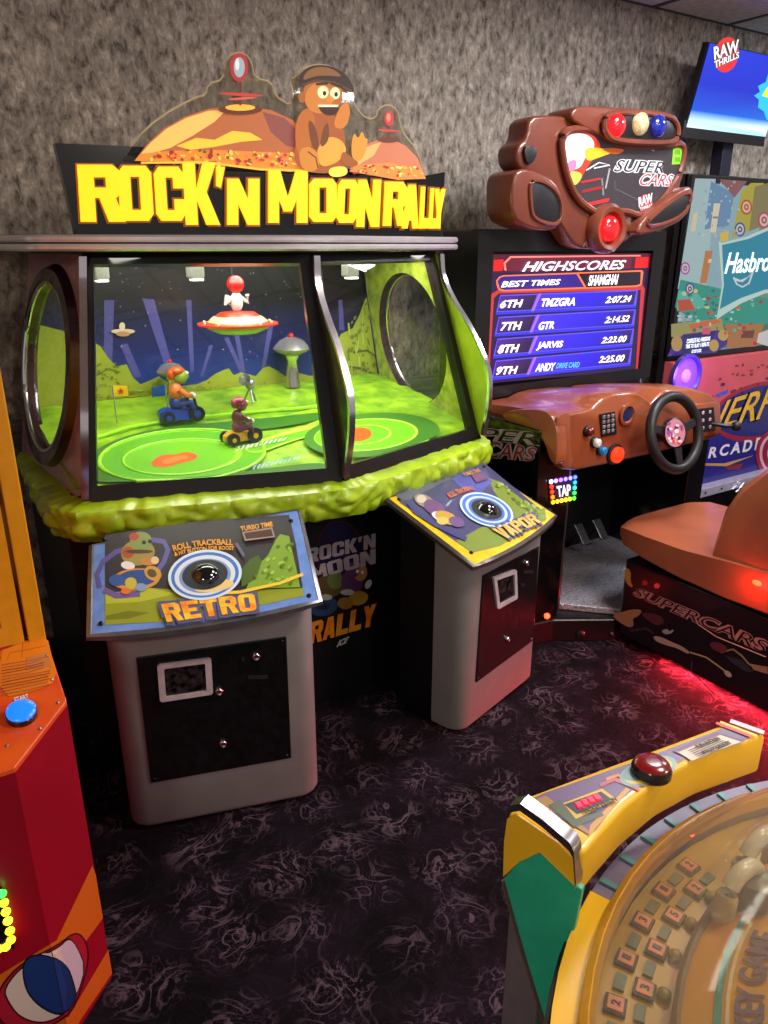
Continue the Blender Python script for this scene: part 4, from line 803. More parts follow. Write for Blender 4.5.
fa = [(smooth_px(ZM(face_pts), 1), (58, 52, 56)), (smooth_px(ZM([(244, 130), (330, 118), (376, 150), (390, 190), (330, 260), (300, 330), (272, 320), (246, 260)])), (196, 60, 40)), (smooth_px(ZM([(250, 140), (300, 124), (350, 140), (366, 180), (330, 210), (310, 260), (270, 270), (248, 220)])), (244, 236, 240)), (smooth_px(ZM([(320, 180), (400, 186), (440, 200), (380, 220), (330, 240)])), (240, 176, 40)), (smooth_px(ZM([(380, 186), (440, 184), (486, 192), (440, 214)])), (196, 90, 40)), (smooth_px(ZM([(262, 270), (320, 280), (300, 320), (276, 330)])), (236, 200, 80)), (smooth_px(ZM([(256, 236), (296, 226), (290, 270), (260, 280)])), (226, 120, 160)),
      (ZM(L([(330, 270), (380, 240), (420, 250), (360, 262)], 5)), (220, 220, 224)), (ZM(L([(390, 300), (396, 366)], 6)), (120, 120, 126)), (ZM(L([(420, 262), (404, 340)], 6)), (150, 150, 156)), (ZM([(312, 312), (386, 298), (384, 306), (310, 320)]), (190, 40, 40)), (ZM([(314, 346), (396, 328), (392, 340), (312, 358)]), (150, 34, 36)), (ZM([(330, 396), (420, 376), (414, 390), (340, 406)]), (210, 44, 40)), (ZM(L([(440, 310), (440, 340), (540, 390)], 2)), (110, 106, 110)), (ZM(L([(556, 178), (590, 196)], 5)), (150, 150, 160)),
      (ZM([(664, 176), (700, 180), (694, 246), (658, 248)]), (140, 214, 50)), (ZM(rect(668, 190, 690, 210)), (90, 160, 30)), (ZM(rect(668, 220, 690, 238)), (90, 160, 30)), (ZM(E(556, 396, 27, 34, 10)), (196, 30, 40))]
art('sign_print', S, PF2, fa, print_mat('sign_print', .3, es=.35), lift=.001)
WL = mat('sign_white', (226, 226, 230), .4, emis=(230, 230, 235), es=.25, var=0); RL = mat('sign_red', (196, 30, 44), .4, emis=(200, 30, 44), es=.35, var=0); BKI = mat('black_ink', (20, 18, 20), .4)
def outlined(parent, pl, s_, q, mi, mo, g, bold=.02, shear=.25, lift=.003, name='sign_lettering'):
    a = text(name, parent, pl, s_, q, mo, bold=bold+.06, shear=shear, depth=.0005, lift=lift)
    text('lettering_fill', a, pl, s_, [(q[0][0]+g, q[0][1]+g), (q[1][0]-g, q[1][1]+g), (q[2][0]-g, q[2][1]-g), (q[3][0]+g, q[3][1]-g)], mi, bold=bold-.02, shear=shear, depth=.0005, lift=lift+.0008)
outlined(S, PF2, 'SUPER', ZM([(440, 226), (632, 234), (626, 284), (430, 278)]), BKI, WL, .8)
outlined(S, PF2, 'CARS', ZM([(540, 280), (668, 284), (660, 334), (528, 330)]), RL, WL, .8)
text('maker_lettering', S, PF2, 'RAW', ZM([(528, 374), (582, 356), (584, 392), (530, 412)]), WL, bold=.04, lift=.004)
text('maker_lettering', S, PF2, 'THRILLS', ZM([(532, 414), (582, 396), (580, 408), (536, 426)]), WL, bold=.03, lift=.004)
MB().tube([py(2.39).at(*p) for p in ZM([(622, 240), (622, 262), (676, 266)])], .003, 5).obj('sign_stroke', WL, S)
for ear, rec in (([(46, 340), (54, 282), (90, 260), (150, 276), (212, 308), (244, 372), (250, 440), (214, 505), (110, 492), (48, 452)], [(114, 304), (176, 316), (226, 360), (240, 420), (224, 486), (128, 458), (118, 400)]),
                 ([(520, 524), (546, 462), (620, 396), (700, 340), (738, 328), (748, 372), (716, 458), (604, 508)], [(556, 478), (600, 436), (660, 386), (728, 350), (736, 382), (702, 446), (600, 486)])):
    slab('wing_pod', ear, 2.34, 2.50, BR, .018)
    slab('wing_recess', rec, 2.335, 2.345, DK, .002)
    MB().tube([py(2.336).at(*p) for p in smooth_px(ZM(rec), 2)], .008, 6, closed=True).obj('wing_rim', BR, S, smooth=True)
slab('side_notch', [(90, 180), (130, 172), (146, 200), (130, 240), (104, 250)], 2.385, 2.402, DK, .003)
p = py(2.36).at(*zm(420, 494))
MB().lathe([(.10, .04), (.10, 0), (.085, -.018), (.068, -.012), (.062, .02)], p, (0, 1, 0), 28).obj('lower_beacon_housing', BR, S, smooth=True)
MB().ell(p, (.052, .03, .052)).obj('lower_beacon', mat('beacon_446'), S, smooth=True)
text('sign_lettering', S, py(2.398), 'ICON', ZM([(322, 540), (398, 566), (392, 582), (316, 562)]), mat('mauve_ink', (150, 110, 120), .5), bold=.02, shear=.3, lift=.002)
# ---- dashboard
front = [(557, 416), (566, 413), (589, 408), (600, 398), (612, 393), (634, 391), (642, 397), (648, 402), (654, 396), (662, 389), (690, 388), (708, 393), (719, 403), (720, 434), (706, 440), (680, 446), (650, 454), (610, 463), (574, 470), (561, 469)]
def dense_px(pts, m=3): return [(pts[i][0]+(pts[(i+1) % len(pts)][0]-pts[i][0])*k/m, pts[i][1]+(pts[(i+1) % len(pts)][1]-pts[i][1])*k/m) for i in range(len(pts)) for k in range(m)]
fp = dense_px(front)
F0 = [py(2.0).at(*q) for q in fp]
cz = sum((v.z for v in F0))/len(F0); cx = sum((v.x for v in F0))/len(F0)
def shift(y, kx, kz, dz, dx=0): return [Vector((cx+(v.x-cx)*kx+dx, y, cz+(v.z-cz)*kz+dz)) for v in F0]
MB().loft([shift(1.985, .96, .9, 0), shift(1.99, .985, .96, 0), F0, shift(2.12, 1.0, .95, .005), shift(2.25, .99, .78, .005), shift(2.48, .97, .5, .0)]).obj('dashboard', mat('dash_shell', (158, 84, 48), .28, c2=(140, 70, 44), scale=5, coat=.35), S, smooth=True)
DB = mat('dash_shell', (158, 84, 48), .28, c2=(140, 70, 44), scale=5, coat=.35)
MB().prism([py(1.97).at(*q) for q in smooth_px([(556, 419), (562, 414), (572, 413), (570, 440), (574, 468), (563, 468), (557, 444)], 1)], (0, .012, 0), .004, 2).obj('dash_cheek', DB, S, smooth=True)
MB().prism([pxx(2.0).at(*q) for q in smooth_px([(500, 412), (530, 408), (556, 414), (558, 466), (550, 462), (544, 440), (528, 428), (506, 422)], 2)], (.05, 0, 0), .006, 2).obj('dash_side_trim', DB, S, smooth=True)
PD = py(1.984)
def onp(u, v, dy=0): return PD.at(u, v)+Vector((0, -dy, 0))
MB().prism([onp(*q) for q in [(599, 414), (614, 411), (616, 434), (601, 437)]], (0, -.006, 0), .002).obj('keypad_plate', DK, S)
KG = mat('keypad_key', (120, 110, 116), .4)
for i in range(3):
    for j in range(4):
        q = onp(602.5+i*4.4, 417+j*4.9-i*.8, .007); MB().box(q, (.016, .006, .014), .002, 1).obj('keypad_key', KG, S)
p = onp(626, 414); MB().lathe([(.044, 0), (.044, -.012), (.034, -.014), (.03, -.004)], p, (0, 1, 0), 24).obj('gauge_ring', DB, S, smooth=True)
MB().lathe([(.031, -.004), (.031, -.006)], p, (0, 1, 0), 24).obj('gauge_face', mat('gauge_blue', (40, 44, 90), .2, coat=.5), S)
for (u, v), c, r, es in (((587, 431), (110, 26, 26), .018, 0), ((594, 442), (206, 196, 190), .018, .2), ((600, 450), (20, 110, 170), .018, .3), ((614, 454), (240, 40, 16), .034, 2.4)):
    p = onp(u, v); b = MB().lathe([(r*1.25, .004), (r*1.25, -.008), (r, -.012)], p, (0, 1, 0), 20).obj('button_ring', DK, S, smooth=True)
    MB().lathe([(r*.95, -.008), (r*.95, -.024), (r*.6, -.03)], p, (0, 1, 0), 20).obj('button_cap', mat('button_%d' % u, c, .25, emis=c if es else None, es=es, var=.1, scale=90), b, smooth=True)
wc = py(1.87).at(675, 433); wn = Vector((0, -.96, .28)).normalized(); wx, wyv, _ = basis(wn)
RW_ = .146
MB().torus(wc, wn, RW_, .021).obj('steering_wheel_rim', mat('wheel_rubber', (22, 20, 22), .45), S, smooth=True)
for a in (.25, math.pi-.25, -math.pi/2):
    d = wx*math.cos(a)+wyv*math.sin(a); sd = d.cross(wn)*.022
    MB().prism([wc+d*.04-sd, wc+d*.04+sd, wc+d*.145+sd*.7, wc+d*.145-sd*.7], wn*.01, .003).obj('wheel_spoke', DK, S)
MB().lathe([(.06, -.02), (.062, .01), (.05, .018)], wc, wn, 28).obj('wheel_hub', DK, S, smooth=True)
PW = Plane(wc+wn*.0185, wn)
hb = [(E(675, 433, 10, 14, 0, 24), (190, 120, 140))]
for k in range(26): hb.append((E(675+random.uniform(-7, 7), 433+random.uniform(-10, 10), random.uniform(1, 2.6), random.uniform(1, 2.6), 0, 7), random.choice([(206, 60, 60), (230, 200, 210), (140, 70, 150), (60, 30, 60), (226, 150, 120)])))
art('hub_badge', S, PW, hb, PRINT)
MB().tube([wc-wn*.01, wc-wn*.14], .03, 12).obj('steering_column', DK, S, smooth=True)
MB().prism([py(1.97).at(*q) for q in [(694, 405), (718, 402), (720, 434), (697, 438)]], (0, .05, 0), .006).obj('shifter_block', DB, S, smooth=True)
MB().prism([py(1.966).at(*q) for q in [(698, 409), (714, 407), (716, 430), (700, 433)]], (0, .006, 0), .002).obj('shifter_plate', DK, S)
for i in range(2):
    for j in range(3): MB().box(py(1.964).at(703+i*7, 413+j*7.5-i), (.016, .006, .016), .003, 1).obj('shifter_light', mat('shifter_light', (190, 150, 170), .3), S)
p = py(1.95).at(712, 424); MB().tube([p, p+Vector((.02, -.06, 0)), p+Vector((.05, -.075, 0))], .009, 8).ell(p+Vector((.055, -.08, 0)), (.022, .022, .022), 14, 10).obj('gear_lever', mat('wheel_rubber'), S, smooth=True)
# ---- column, side panel lettering, footwell, platform
MB().bb(1.995, 2.17, 2.04, 2.55, .0, .935, .006).obj('side_column', BLACKG, S)
MB().bb(3.03, 3.15, 2.10, 2.55, .0, .90, .006).obj('side_column', BLACKG, S)
MB().tube([(2.17, 2.038, .13), (2.17, 2.038, .80)], .004, 6).obj('column_edge', STEEL, S)
PX2 = pxx(1.995)
outlined(S, PX2, 'SUPER', [(440, 424), (540, 432), (540, 446), (440, 436)], BKI, GREYINK, .6, name='side_lettering')
outlined(S, PX2, 'CARS', [(488, 440), (538, 447), (537, 462), (487, 458)], mat('crimson_ink', (150, 20, 36), .4), GREYINK, .6, name='side_lettering')
PLT = mat('checker_plate', (170, 168, 180), .3, .3, bump=.9, bscale=80, var=.15, scale=90)
MB().prism([(2.17, 2.54, .10), (2.17, 2.13, .10), (2.42, 1.875, .10), (3.03, 1.875, .10), (3.03, 2.54, .10)], (0, 0, .03), .004, 1).obj('foot_platform', PLT, S)
MB().prism([(2.02, 2.04, 0), (2.13, 2.02, 0), (2.35, 1.885, 0), (3.03, 1.885, 0), (3.03, 2.5, 0), (2.02, 2.5, 0)], (0, 0, .10), .004, 1).obj('platform_riser', mat('riser_black', (20, 14, 16), .35), S)
for dx in (0, .13):
    q = Vector((2.72+dx, 2.44, .17)); R3 = Matrix.Rotation(math.radians(50), 3, 'X')
    pd = MB().box(q+Vector((0, 0, .06)), (.055, .11, .014), .004, 2, rot=R3).obj('pedal', STEEL, S)
    MB().tube([q+Vector((0, .09, -.04)), q+Vector((0, .03, .05))], .008, 6).obj('pedal_arm', DK, pd)
REDLED = mat('red_led', (255, 60, 30), .3, emis=(255, 40, 16), es=14, var=0)
p = py(1.99).at(547, 616); MB().ell(p, (.012, .012, .012), 12, 8).obj('red_marker_lamp', REDLED, S, smooth=True); lamp('marker_glow', 'POINT', p+Vector((-.02, -.05, 0)), .2, (1, .05, .03), .012, parent=S)
for u, v, r in ((580, 640, .02), (610, 648, .012)):
    q = plane3((2.13, 2.02, 0), (2.35, 1.885, 0), (2.13, 2.02, .1)).at(u, v); q.z = max(q.z, .03); MB().lathe([(r, -.004), (r, .006), (r*.5, .01)], q, (-.5, -.8, 0), 14).obj('riser_bolt', SCREW, S, smooth=True)
# ---- tap reader with coloured LEDs
PT = py(2.035)
tq = [PT.at(*q) for q in [(548, 479), (577, 474), (576, 500), (550, 505)]]
tr_ = MB().prism(tq, (0, .02, 0), .003).obj('card_reader', DK, S)
MB().prism([PT.at(*q)+Vector((0, -.002, 0)) for q in [(554, 483), (571, 480), (571, 495), (555, 498)]], (0, .002, 0)).obj('reader_screen', mat('tap_screen', (16, 20, 40), .2, emis=(40, 50, 90), es=.4), tr_)
text('reader_text', tr_, PT, 'TAP', [(556, 486), (570, 484), (570, 495), (557, 497)], LIT, bold=.03, lift=.003)
led = mesh_only(MB().ell((0, 0, 0), (.0085, .006, .0085), 10, 6), 'led', DK)
def ledm(c): 
    return mat('led_%d_%d_%d' % c, c, .3, emis=c, es=5, var=0)
def lerp2(a, b, t): return (a[0]+(b[0]-a[0])*t, a[1]+(b[1]-a[1])*t)
rr = random.Random(3)
TL, TR_, BR_, BL_ = (550.5, 481.5), (574.5, 477), (573.5, 498), (552.5, 502)
for a, b, cols in ((TL, TR_, [(255, 230, 255), (190, 120, 255), (150, 80, 255), (120, 90, 255), (110, 100, 255)]), (TR_, BR_, [(60, 90, 255), (30, 120, 255), (30, 190, 160), (30, 220, 70)]), (BR_, BL_, [(60, 230, 50), (170, 230, 30), (255, 220, 30), (255, 200, 40), (255, 160, 20)]), (BL_, TL, [(255, 150, 10), (255, 90, 10), (255, 40, 20), (255, 30, 20)])):
    for i, c in enumerate(cols):
        me = led.copy(); me.materials[0] = ledm(c); inst('reader_led', me, tr_, PT.at(*lerp2(a, b, i/len(cols)), .004))
MB().tube([PT.at(549, 486)+Vector((-.01, .02, 0)), PT.at(541, 492)+Vector((0, .03, 0)), PT.at(536, 502)+Vector((0, .03, 0)), PT.at(540, 520)+Vector((0, .02, 0))], .005, 6).obj('reader_cable', mat('grey_cable', (150, 146, 150), .5), tr_, smooth=True)

# ================================================================ racing seat
T = thing('racing_chair', 'brown moulded racing seat on a black base printed SUPERCARS', 'chair', (2.6, 1.3, 0))
SX = 2.36
MB().prism([(SX, 1.87, .05), (SX, 1.66, .05), (SX, 1.64, .035), (SX, 1.2, .035), (SX, 1.15, .05), (SX, .62, .05), (SX, .62, .385), (SX, 1.87, .385)], (.52, 0, 0), .008, 2).obj('seat_base', mat('base_black', (18, 14, 18), .22, coat=.3), T)
MB().bb(SX+.10, SX+.5, .66, 1.80, .0, .06).obj('base_plinth', BLACKP, T)
PSX = pxx(SX)
z8 = lambda x, y: (610+.2057*x, 540+.2057*y)
Z8 = lambda pts: [z8(*p) for p in pts]
def wsx(y, z):
    d = Vector((SX, y, z))-CAM; return (384+FPX*d.dot(RT)/d.dot(FW), 512-FPX*d.dot(UP)/d.dot(FW))
sp = [([wsx(1.86, .05), wsx(1.86, .375), wsx(.64, .375), wsx(.64, .05)], (24, 16, 24)), (smooth_px(Z8([(10, 365), (60, 350), (110, 335), (160, 340), (140, 370), (110, 380), (118, 420), (90, 425), (40, 395)]), 1), (176, 130, 96)), (smooth_px(Z8([(74, 130), (104, 150), (100, 200), (116, 232), (90, 222), (72, 190)]), 1), (196, 140, 60)), (smooth_px(Z8([(150, 350), (240, 360), (270, 400), (230, 420), (170, 380)]), 1), (96, 44, 56)),
      (smooth_px(Z8([(210, 465), (250, 470), (300, 495), (350, 515), (390, 545), (380, 555), (330, 525), (270, 510), (220, 490)]), 1), (190, 160, 150)), (smooth_px(Z8([(250, 440), (280, 430), (290, 445), (312, 432), (305, 452), (270, 460)]), 1), (176, 170, 176)), (Z8(L([(390, 545), (470, 570), (540, 620), (590, 660)], 7)), (190, 170, 120)), (Z8(E(575, 650, 22, 12, 40)), (196, 180, 160)), (Z8(L([(540, 545), (600, 530), (640, 560), (680, 605), (768, 625)], 9)), (150, 130, 96)), (Z8(E(530, 520, 44, 22, 20)), (110, 44, 60)),
      (Z8(L([(270, 600), (330, 600), (400, 640), (530, 770)], 4)), (110, 70, 84)), (Z8(L([(400, 590), (396, 640)], 4)), (110, 90, 90)), (Z8([(560, 560), (640, 580), (700, 640), (660, 640), (600, 600)]), (54, 50, 60)), (Z8([(680, 600), (768, 615), (768, 650), (700, 630)]), (170, 120, 96)), (Z8(L([(100, 440), (180, 430), (215, 455)], 14)), (60, 46, 56))]
art('base_print', T, PSX, sp, PRINT)
outlined(T, PSX, 'SUPERCARS', Z8([(122, 222), (780, 492), (772, 560), (108, 266)]), BKI, mat('pale_red_ink', (196, 130, 130), .4), .7, bold=.01, shear=.25, name='base_lettering')
MB().tube([PSX.at(*z8(430, 410), .002), PSX.at(*z8(520, 470), .002), PSX.at(*z8(760, 568), .002)], .0025, 5).obj('base_stroke', mat('pale_red_ink'), T)
LE = mat('seat_vinyl', (168, 92, 62), .36, c2=(148, 78, 56), scale=6, bump=.12, bscale=300)
def sec(y, z0, z1, x0, x1, dish): # cross section of the cushion at y
    n = 14; o = []
    for k in range(n+1):
        t = k/n; e = 1-abs(2*t-1)**6; o.append((x0+(x1-x0)*t, y, z1-dish*math.sin(math.pi*t)**.7-(1-e)*.03))
    return o+[(x1, y, z0+.02), (x1-.03, y, z0), (x0+.03, y, z0), (x0, y, z0+.02)]
MB().loft([sec(1.955, .47, .505, 2.44, 2.86, .0), sec(1.94, .445, .525, 2.39, 2.92, .0), sec(1.89, .42, .54, 2.36, 2.945, .006), sec(1.78, .405, .545, 2.345, 2.95, .02), sec(1.60, .395, .555, 2.33, 2.95, .035), sec(1.40, .39, .575, 2.33, 2.95, .03), sec(1.05, .40, .60, 2.34, 2.94, 0)]).obj('cushion', LE, T, smooth=True)
def bsec(z, y0, y1, x0, x1, wrap):  # backrest section at height z; side bolsters reach forward
    o = []; n = 12
    for k in range(n+1):
        t = k/n; o.append((x0+(x1-x0)*t, y0-wrap*math.sin(math.pi*t)**.55, z))
    return o+[(x1+.005, (y0+y1)/2, z), (x1-.04, y1, z), (x0+.04, y1, z), (x0-.005, (y0+y1)/2, z)]
MB().loft([bsec(.50, 1.49, 1.12, 2.345, 2.935, -.06), bsec(.58, 1.475, 1.10, 2.345, 2.935, -.07), bsec(.70, 1.455, 1.06, 2.35, 2.93, -.08), bsec(.80, 1.41, 1.02, 2.355, 2.925, -.08), bsec(.90, 1.33, .98, 2.365, 2.915, -.06), bsec(1.05, 1.22, .94, 2.39, 2.89, -.04), bsec(1.25, 1.12, .90, 2.44, 2.84, -.02), bsec(1.33, 1.06, .92, 2.50, 2.78, .01)]).obj('backrest', LE, T, smooth=True)
MB().bb(SX+.06, SX+.46, .75, 1.82, .38, .42, .005).obj('seat_rail', DK, T)
for q in ((757, 583),):
    p = pxx(2.33).at(*q); MB().ell(p, (.006, .018, .010), 12, 8).obj('red_seat_lamp', REDLED, T, smooth=True); lamp('seat_glow', 'POINT', p+Vector((-.05, 0, -.02)), .7, (1, .05, .03), .02, parent=T)
MB().tube([(SX+.07, .70, .03), (SX+.07, 1.62, .03)], .005, 6).obj('underglow_strip', mat('underglow', (255, 30, 20), .3, emis=(255, 12, 16), es=10, var=0), T)
lamp('underglow_lamp', 'AREA', (SX+.03, 1.2, .036), 40.0, (1, .03, .05), .04, .9, rot=(0, math.radians(42), 0), parent=T)

# ================================================================ foam dart shooting cabinet
NY = 2.72
N = thing('shooting_cabinet', 'wide arcade shooting cabinet with bright town screen above a red and blue front', 'arcade machine', (4.3, 2.8, 0))
MB().bb(3.60, 5.1, NY+.02, NY+.075, 0, 1.95, .008).obj('cabinet_body', BLACKP, N)
MB().bb(3.88, 4.9, NY+.075, 2.96, 0, 1.95, .008).obj('rear_housing', BLACKP, N)
PN = py(NY)
zn = lambda x, y: (660+.1856*x, 170+.1856*y)
ZN = lambda pts: [zn(*p) for p in pts]
def worldx(x, z): # pixel of a point on the screen plane
    d = Vector((x, NY, z))-CAM; return (384+FPX*d.dot(RT)/d.dot(FW), 512-FPX*d.dot(UP)/d.dot(FW))
MB().ring([(3.60, NY, .99), (5.08, NY, .99), (5.08, NY, 1.94), (3.60, NY, 1.94)], [(3.635, NY, 1.03), (5.04, NY, 1.03), (5.04, NY, 1.905), (3.635, NY, 1.905)], (0, .04, 0)).obj('screen_bezel', mat('bezel_black'), N)
W4 = lambda x0, z0, x1, z1: [worldx(x0, z1), worldx(x1, z1), worldx(x1, z0), worldx(x0, z0)]
na = [(W4(3.63, 1.02, 5.05, 1.91), (150, 186, 196)), (W4(4.25, 1.02, 5.05, 1.91), (120, 150, 140)), (W4(3.63, 1.03, 5.05, 1.2), (90, 120, 90)),
      (ZN([(190, 45), (300, 48), (250, 640), (95, 640)]), (176, 204, 206)), (ZN([(275, 60), (400, 130), (370, 300), (240, 320)]), (110, 150, 190)), (ZN([(320, 50), (470, 60), (400, 150)]), (150, 90, 90)), (ZN([(180, 230), (205, 230), (190, 330), (165, 330)]), (226, 214, 180)), (ZN([(290, 180), (325, 180), (300, 340), (270, 335)]), (232, 222, 190)), (ZN([(285, 250), (320, 252), (316, 262), (284, 260)]), (150, 130, 110)),
      (ZN([(244, 435), (284, 435), (250, 610), (214, 610)]), (200, 130, 70)), (ZN([(262, 480), (278, 480), (274, 500), (258, 500)]), (236, 220, 200)), (ZN([(440, 110), (490, 70), (560, 70), (500, 320), (385, 370)]), (190, 176, 50)), (ZN([(510, 90), (582, 70), (582, 290), (480, 330)]), (140, 130, 80)), (ZN([(325, 340), (370, 330), (365, 380), (325, 385)]), (236, 196, 60)),
      (ZN([(110, 590), (330, 640), (620, 700), (620, 830), (200, 830), (80, 740)]), (40, 160, 140)), (ZN([(100, 650), (200, 660), (260, 740), (90, 760)]), (90, 190, 170)), (ZN([(95, 700), (160, 695), (190, 750), (100, 765)]), (206, 80, 50)), (ZN([(60, 830), (330, 800), (350, 880), (60, 900)]), (170, 160, 90)), (ZN([(150, 835), (300, 800), (330, 820), (170, 860)]), (220, 110, 60)), (ZN([(350, 830), (560, 830), (520, 950), (360, 960)]), (186, 120, 70)), (ZN([(440, 865), (510, 865), (500, 905), (435, 905)]), (110, 66, 50)),
      (ZN([(125, 885), (310, 862), (370, 880), (360, 940), (300, 985), (40, 1003), (60, 960)]), (70, 40, 150)), (ZN([(125, 890), (300, 868), (265, 975), (115, 990)]), (36, 30, 110)), (ZN(E(90, 935, 30, 42)), (196, 160, 80)), (ZN(E(340, 890, 28, 30)), (206, 170, 80)), (ZN(E(290, 945, 26, 32)), (206, 170, 80)), (ZN([(530, 880), (582, 860), (582, 950), (520, 930)]), (220, 214, 214)), (ZN(E(512, 935, 12, 12)), (220, 40, 50)), (ZN([(230, 850), (275, 850), (268, 885), (225, 885)]), (226, 90, 130))]
for (x, y, r, c1, c2) in ((465, 200, 36, (200, 70, 70), (226, 206, 150)), (430, 320, 34, (60, 80, 170), (216, 210, 190)), (135, 530, 30, (170, 90, 180), (220, 210, 200)), (160, 640, 28, (40, 70, 170), (220, 214, 180)), (560, 270, 40, (190, 70, 90), (226, 200, 190))):
    na += [(ZN(E(x, y, r*.85, r*1.15)), c1), (ZN(E(x, y, r*.62, r*.85)), c2), (ZN(E(x, y, r*.38, r*.5)), c1), (ZN(E(x, y, r*.16, r*.22)), c2)]
for k in range(70): x, y = random.uniform(100, 560), random.uniform(640, 880); na.append((ZN(E(x, y, random.uniform(4, 14), random.uniform(4, 12), 0, 7)), random.choice([(226, 90, 60), (60, 200, 160), (230, 210, 120), (40, 120, 120), (190, 220, 200), (180, 60, 70)])))
for k in range(40): x, y = random.uniform(200, 420), random.uniform(60, 420); na.append((ZN(E(x, y, random.uniform(3, 9), random.uniform(4, 12), 0, 7)), random.choice([(190, 214, 220), (150, 176, 196), (200, 190, 190), (130, 160, 190)])))
na += [(smooth_px(ZN([(312, 385), (330, 392), (460, 360), (620, 290), (625, 310), (600, 480), (612, 660), (560, 665), (430, 720), (300, 806), (308, 760), (330, 620)]), 0), (206, 232, 220)), (ZN([(330, 404), (470, 372), (612, 312), (590, 480), (600, 640), (560, 645), (430, 690), (318, 750), (340, 620)]), (16, 146, 176)), (ZN(L([(392, 578), (410, 615), (440, 630), (475, 610), (498, 545)], 9)), (220, 236, 232)), (ZN([(392, 578), (430, 592), (470, 575), (498, 545), (480, 572), (440, 604), (405, 598)]), (220, 236, 232))]
nsr = art('game_screen', N, PN, na, print_mat('lit_screen_soft', .25, es=.62, base=.3), lift=.0, step=.00003)
WPL = mat('screen_pale', (226, 240, 236), .4, emis=(220, 240, 236), es=.8, var=0)
text('screen_text', nsr, PN, 'Hasbro', ZN([(352, 446), (590, 440), (582, 545), (340, 560)]), WPL, bold=.02, shear=.25, depth=.0003, lift=.008)
for s_, q in (('COMPLETE ALL 4 MISSIONS', [(140, 910), (265, 895), (262, 918), (136, 935)]), ('TIME TO PLAY: 1 MINUTE', [(134, 940), (260, 925), (256, 948), (130, 962)]), ('GOOD LUCK', [(165, 968), (218, 962), (215, 980), (162, 986)])): text('screen_text', nsr, PN, s_, ZN(q), WPL, bold=.02, depth=.0003, lift=.008)
# lower front
PNL = py(NY-.03)
zk = lambda x, y: (620+.1927*x, 340+.1927*y)
ZK = lambda pts: [zk(*p) for p in pts]
fx0 = 3.60
MB().bb(fx0, 5.1, NY-.03, NY+.03, .16, .985, .005).obj('front_panel', mat('red_front', (206, 92, 96), .35, c2=(196, 80, 88), scale=4), N)
def worldn(x, z, y=NY-.03):
    d = Vector((x, y, z))-CAM; return (384+FPX*d.dot(RT)/d.dot(FW), 512-FPX*d.dot(UP)/d.dot(FW))
BLU = (36, 30, 120)
nf = [([worldn(fx0+.01, .70), worldn(3.9, .68), worldn(4.2, .60), worldn(5.09, .62), worldn(5.09, .17), worldn(fx0+.01, .17)], BLU), (ZK(E(735, 370, 262, 150, -14, 40)), (150, 26, 50)), (ZK(E(735, 365, 246, 126, -14, 40)), (34, 34, 110)), (ZK([(385, 650), (560, 640), (690, 600), (545, 655)]), (190, 140, 70)), (ZK([(400, 640), (550, 655), (700, 596), (540, 640)]), (196, 150, 80)), (ZK([(540, 655), (640, 640), (620, 670), (560, 672)]), (130, 40, 50)), (ZK(L([(500, 290), (560, 265)], 16)), (60, 80, 190))]
for k in range(26): x, y = random.uniform(480, 800), random.uniform(150, 300); nf.append((ZK(E(x, y-.15*(x-480), random.uniform(3, 12), random.uniform(3, 10), 0, 7)), random.choice([(120, 26, 40), (60, 24, 60), (150, 40, 50)])))
nf += [(ZK(E(800, 590, 100, 125, 0, 36)), (150, 24, 56)), (ZK(E(800, 590, 80, 105, 0, 36)), (220, 170, 190)), (ZK(E(800, 590, 66, 90, 0, 36)), (140, 24, 54)), (ZK(E(800, 590, 40, 56, 0, 36)), (220, 180, 190))]
art('front_print', N, PNL, nf, PRINT)
outlined(N, PNL, 'NERF', ZK([(430, 345), (830, 222), (790, 400), (390, 490)]), mat('gold_ink', (226, 176, 50), .4), mat('navy_ink', (26, 26, 80), .4), 1.0, bold=.03, shear=.25, name='front_lettering')
text('front_lettering', N, PNL, 'ARCADE', ZK([(392, 572), (735, 502), (728, 566), (384, 628)]), WHITEINK, bold=.03, shear=.1, lift=.003, space=1.4)
p = py(NY-.03).at(684, 376)
PUR = mat('purple_speaker', (110, 70, 220), .3, emis=(96, 40, 255), es=.9, var=.05)
sp_ = MB().lathe([(.125, 0), (.125, -.025), (.11, -.028), (.10, -.01)], p, (0, 1, 0), 32).obj('speaker_ring', mat('speaker_surround', (70, 52, 130), .3), N, smooth=True)
MB().lathe([(.10, -.008), (.07, .004), (.042, -.002)], p-Vector((0, .004, 0)), (0, 1, 0), 32).obj('speaker_cone', PUR, sp_, smooth=True)
MB().ell(p-Vector((0, .012, 0)), (.042, .016, .042)).obj('speaker_dome', mat('speaker_dome', (150, 120, 240), .3, emis=(120, 70, 255), es=.8), sp_, smooth=True)
lamp('speaker_glow', 'POINT', p+Vector((-.04, -.16, .02)), 5.0, (.40, .16, 1), .05, parent=N)
q0, q1 = py(NY-.10).at(682, 499), py(NY-.10).at(800, 473)
MB().prism([Vector((q0.x, NY-.10, q0.z+.028)), Vector((5.05, NY-.10, q0.z+.028)), Vector((5.05, NY-.10, q0.z-.028)), Vector((q0.x, NY-.10, q0.z-.028))], (0, .07, 0), .004).obj('metal_ledge', mat('pale_metal', (190, 184, 200), .35, .4), N)
for k in range(6): MB().lathe([(.008, 0), (.008, -.003)], (q0.x+.06+k*.16, NY-.10, q0.z), (0, 1, 0), 10).obj('ledge_screw', SCREW, N)
MB().prism([py(NY-.12).at(*q) for q in ((737, 492), (745, 483), (752, 494), (744, 502))], (0, .01, 0)).obj('chrome_latch', CHROME, N)
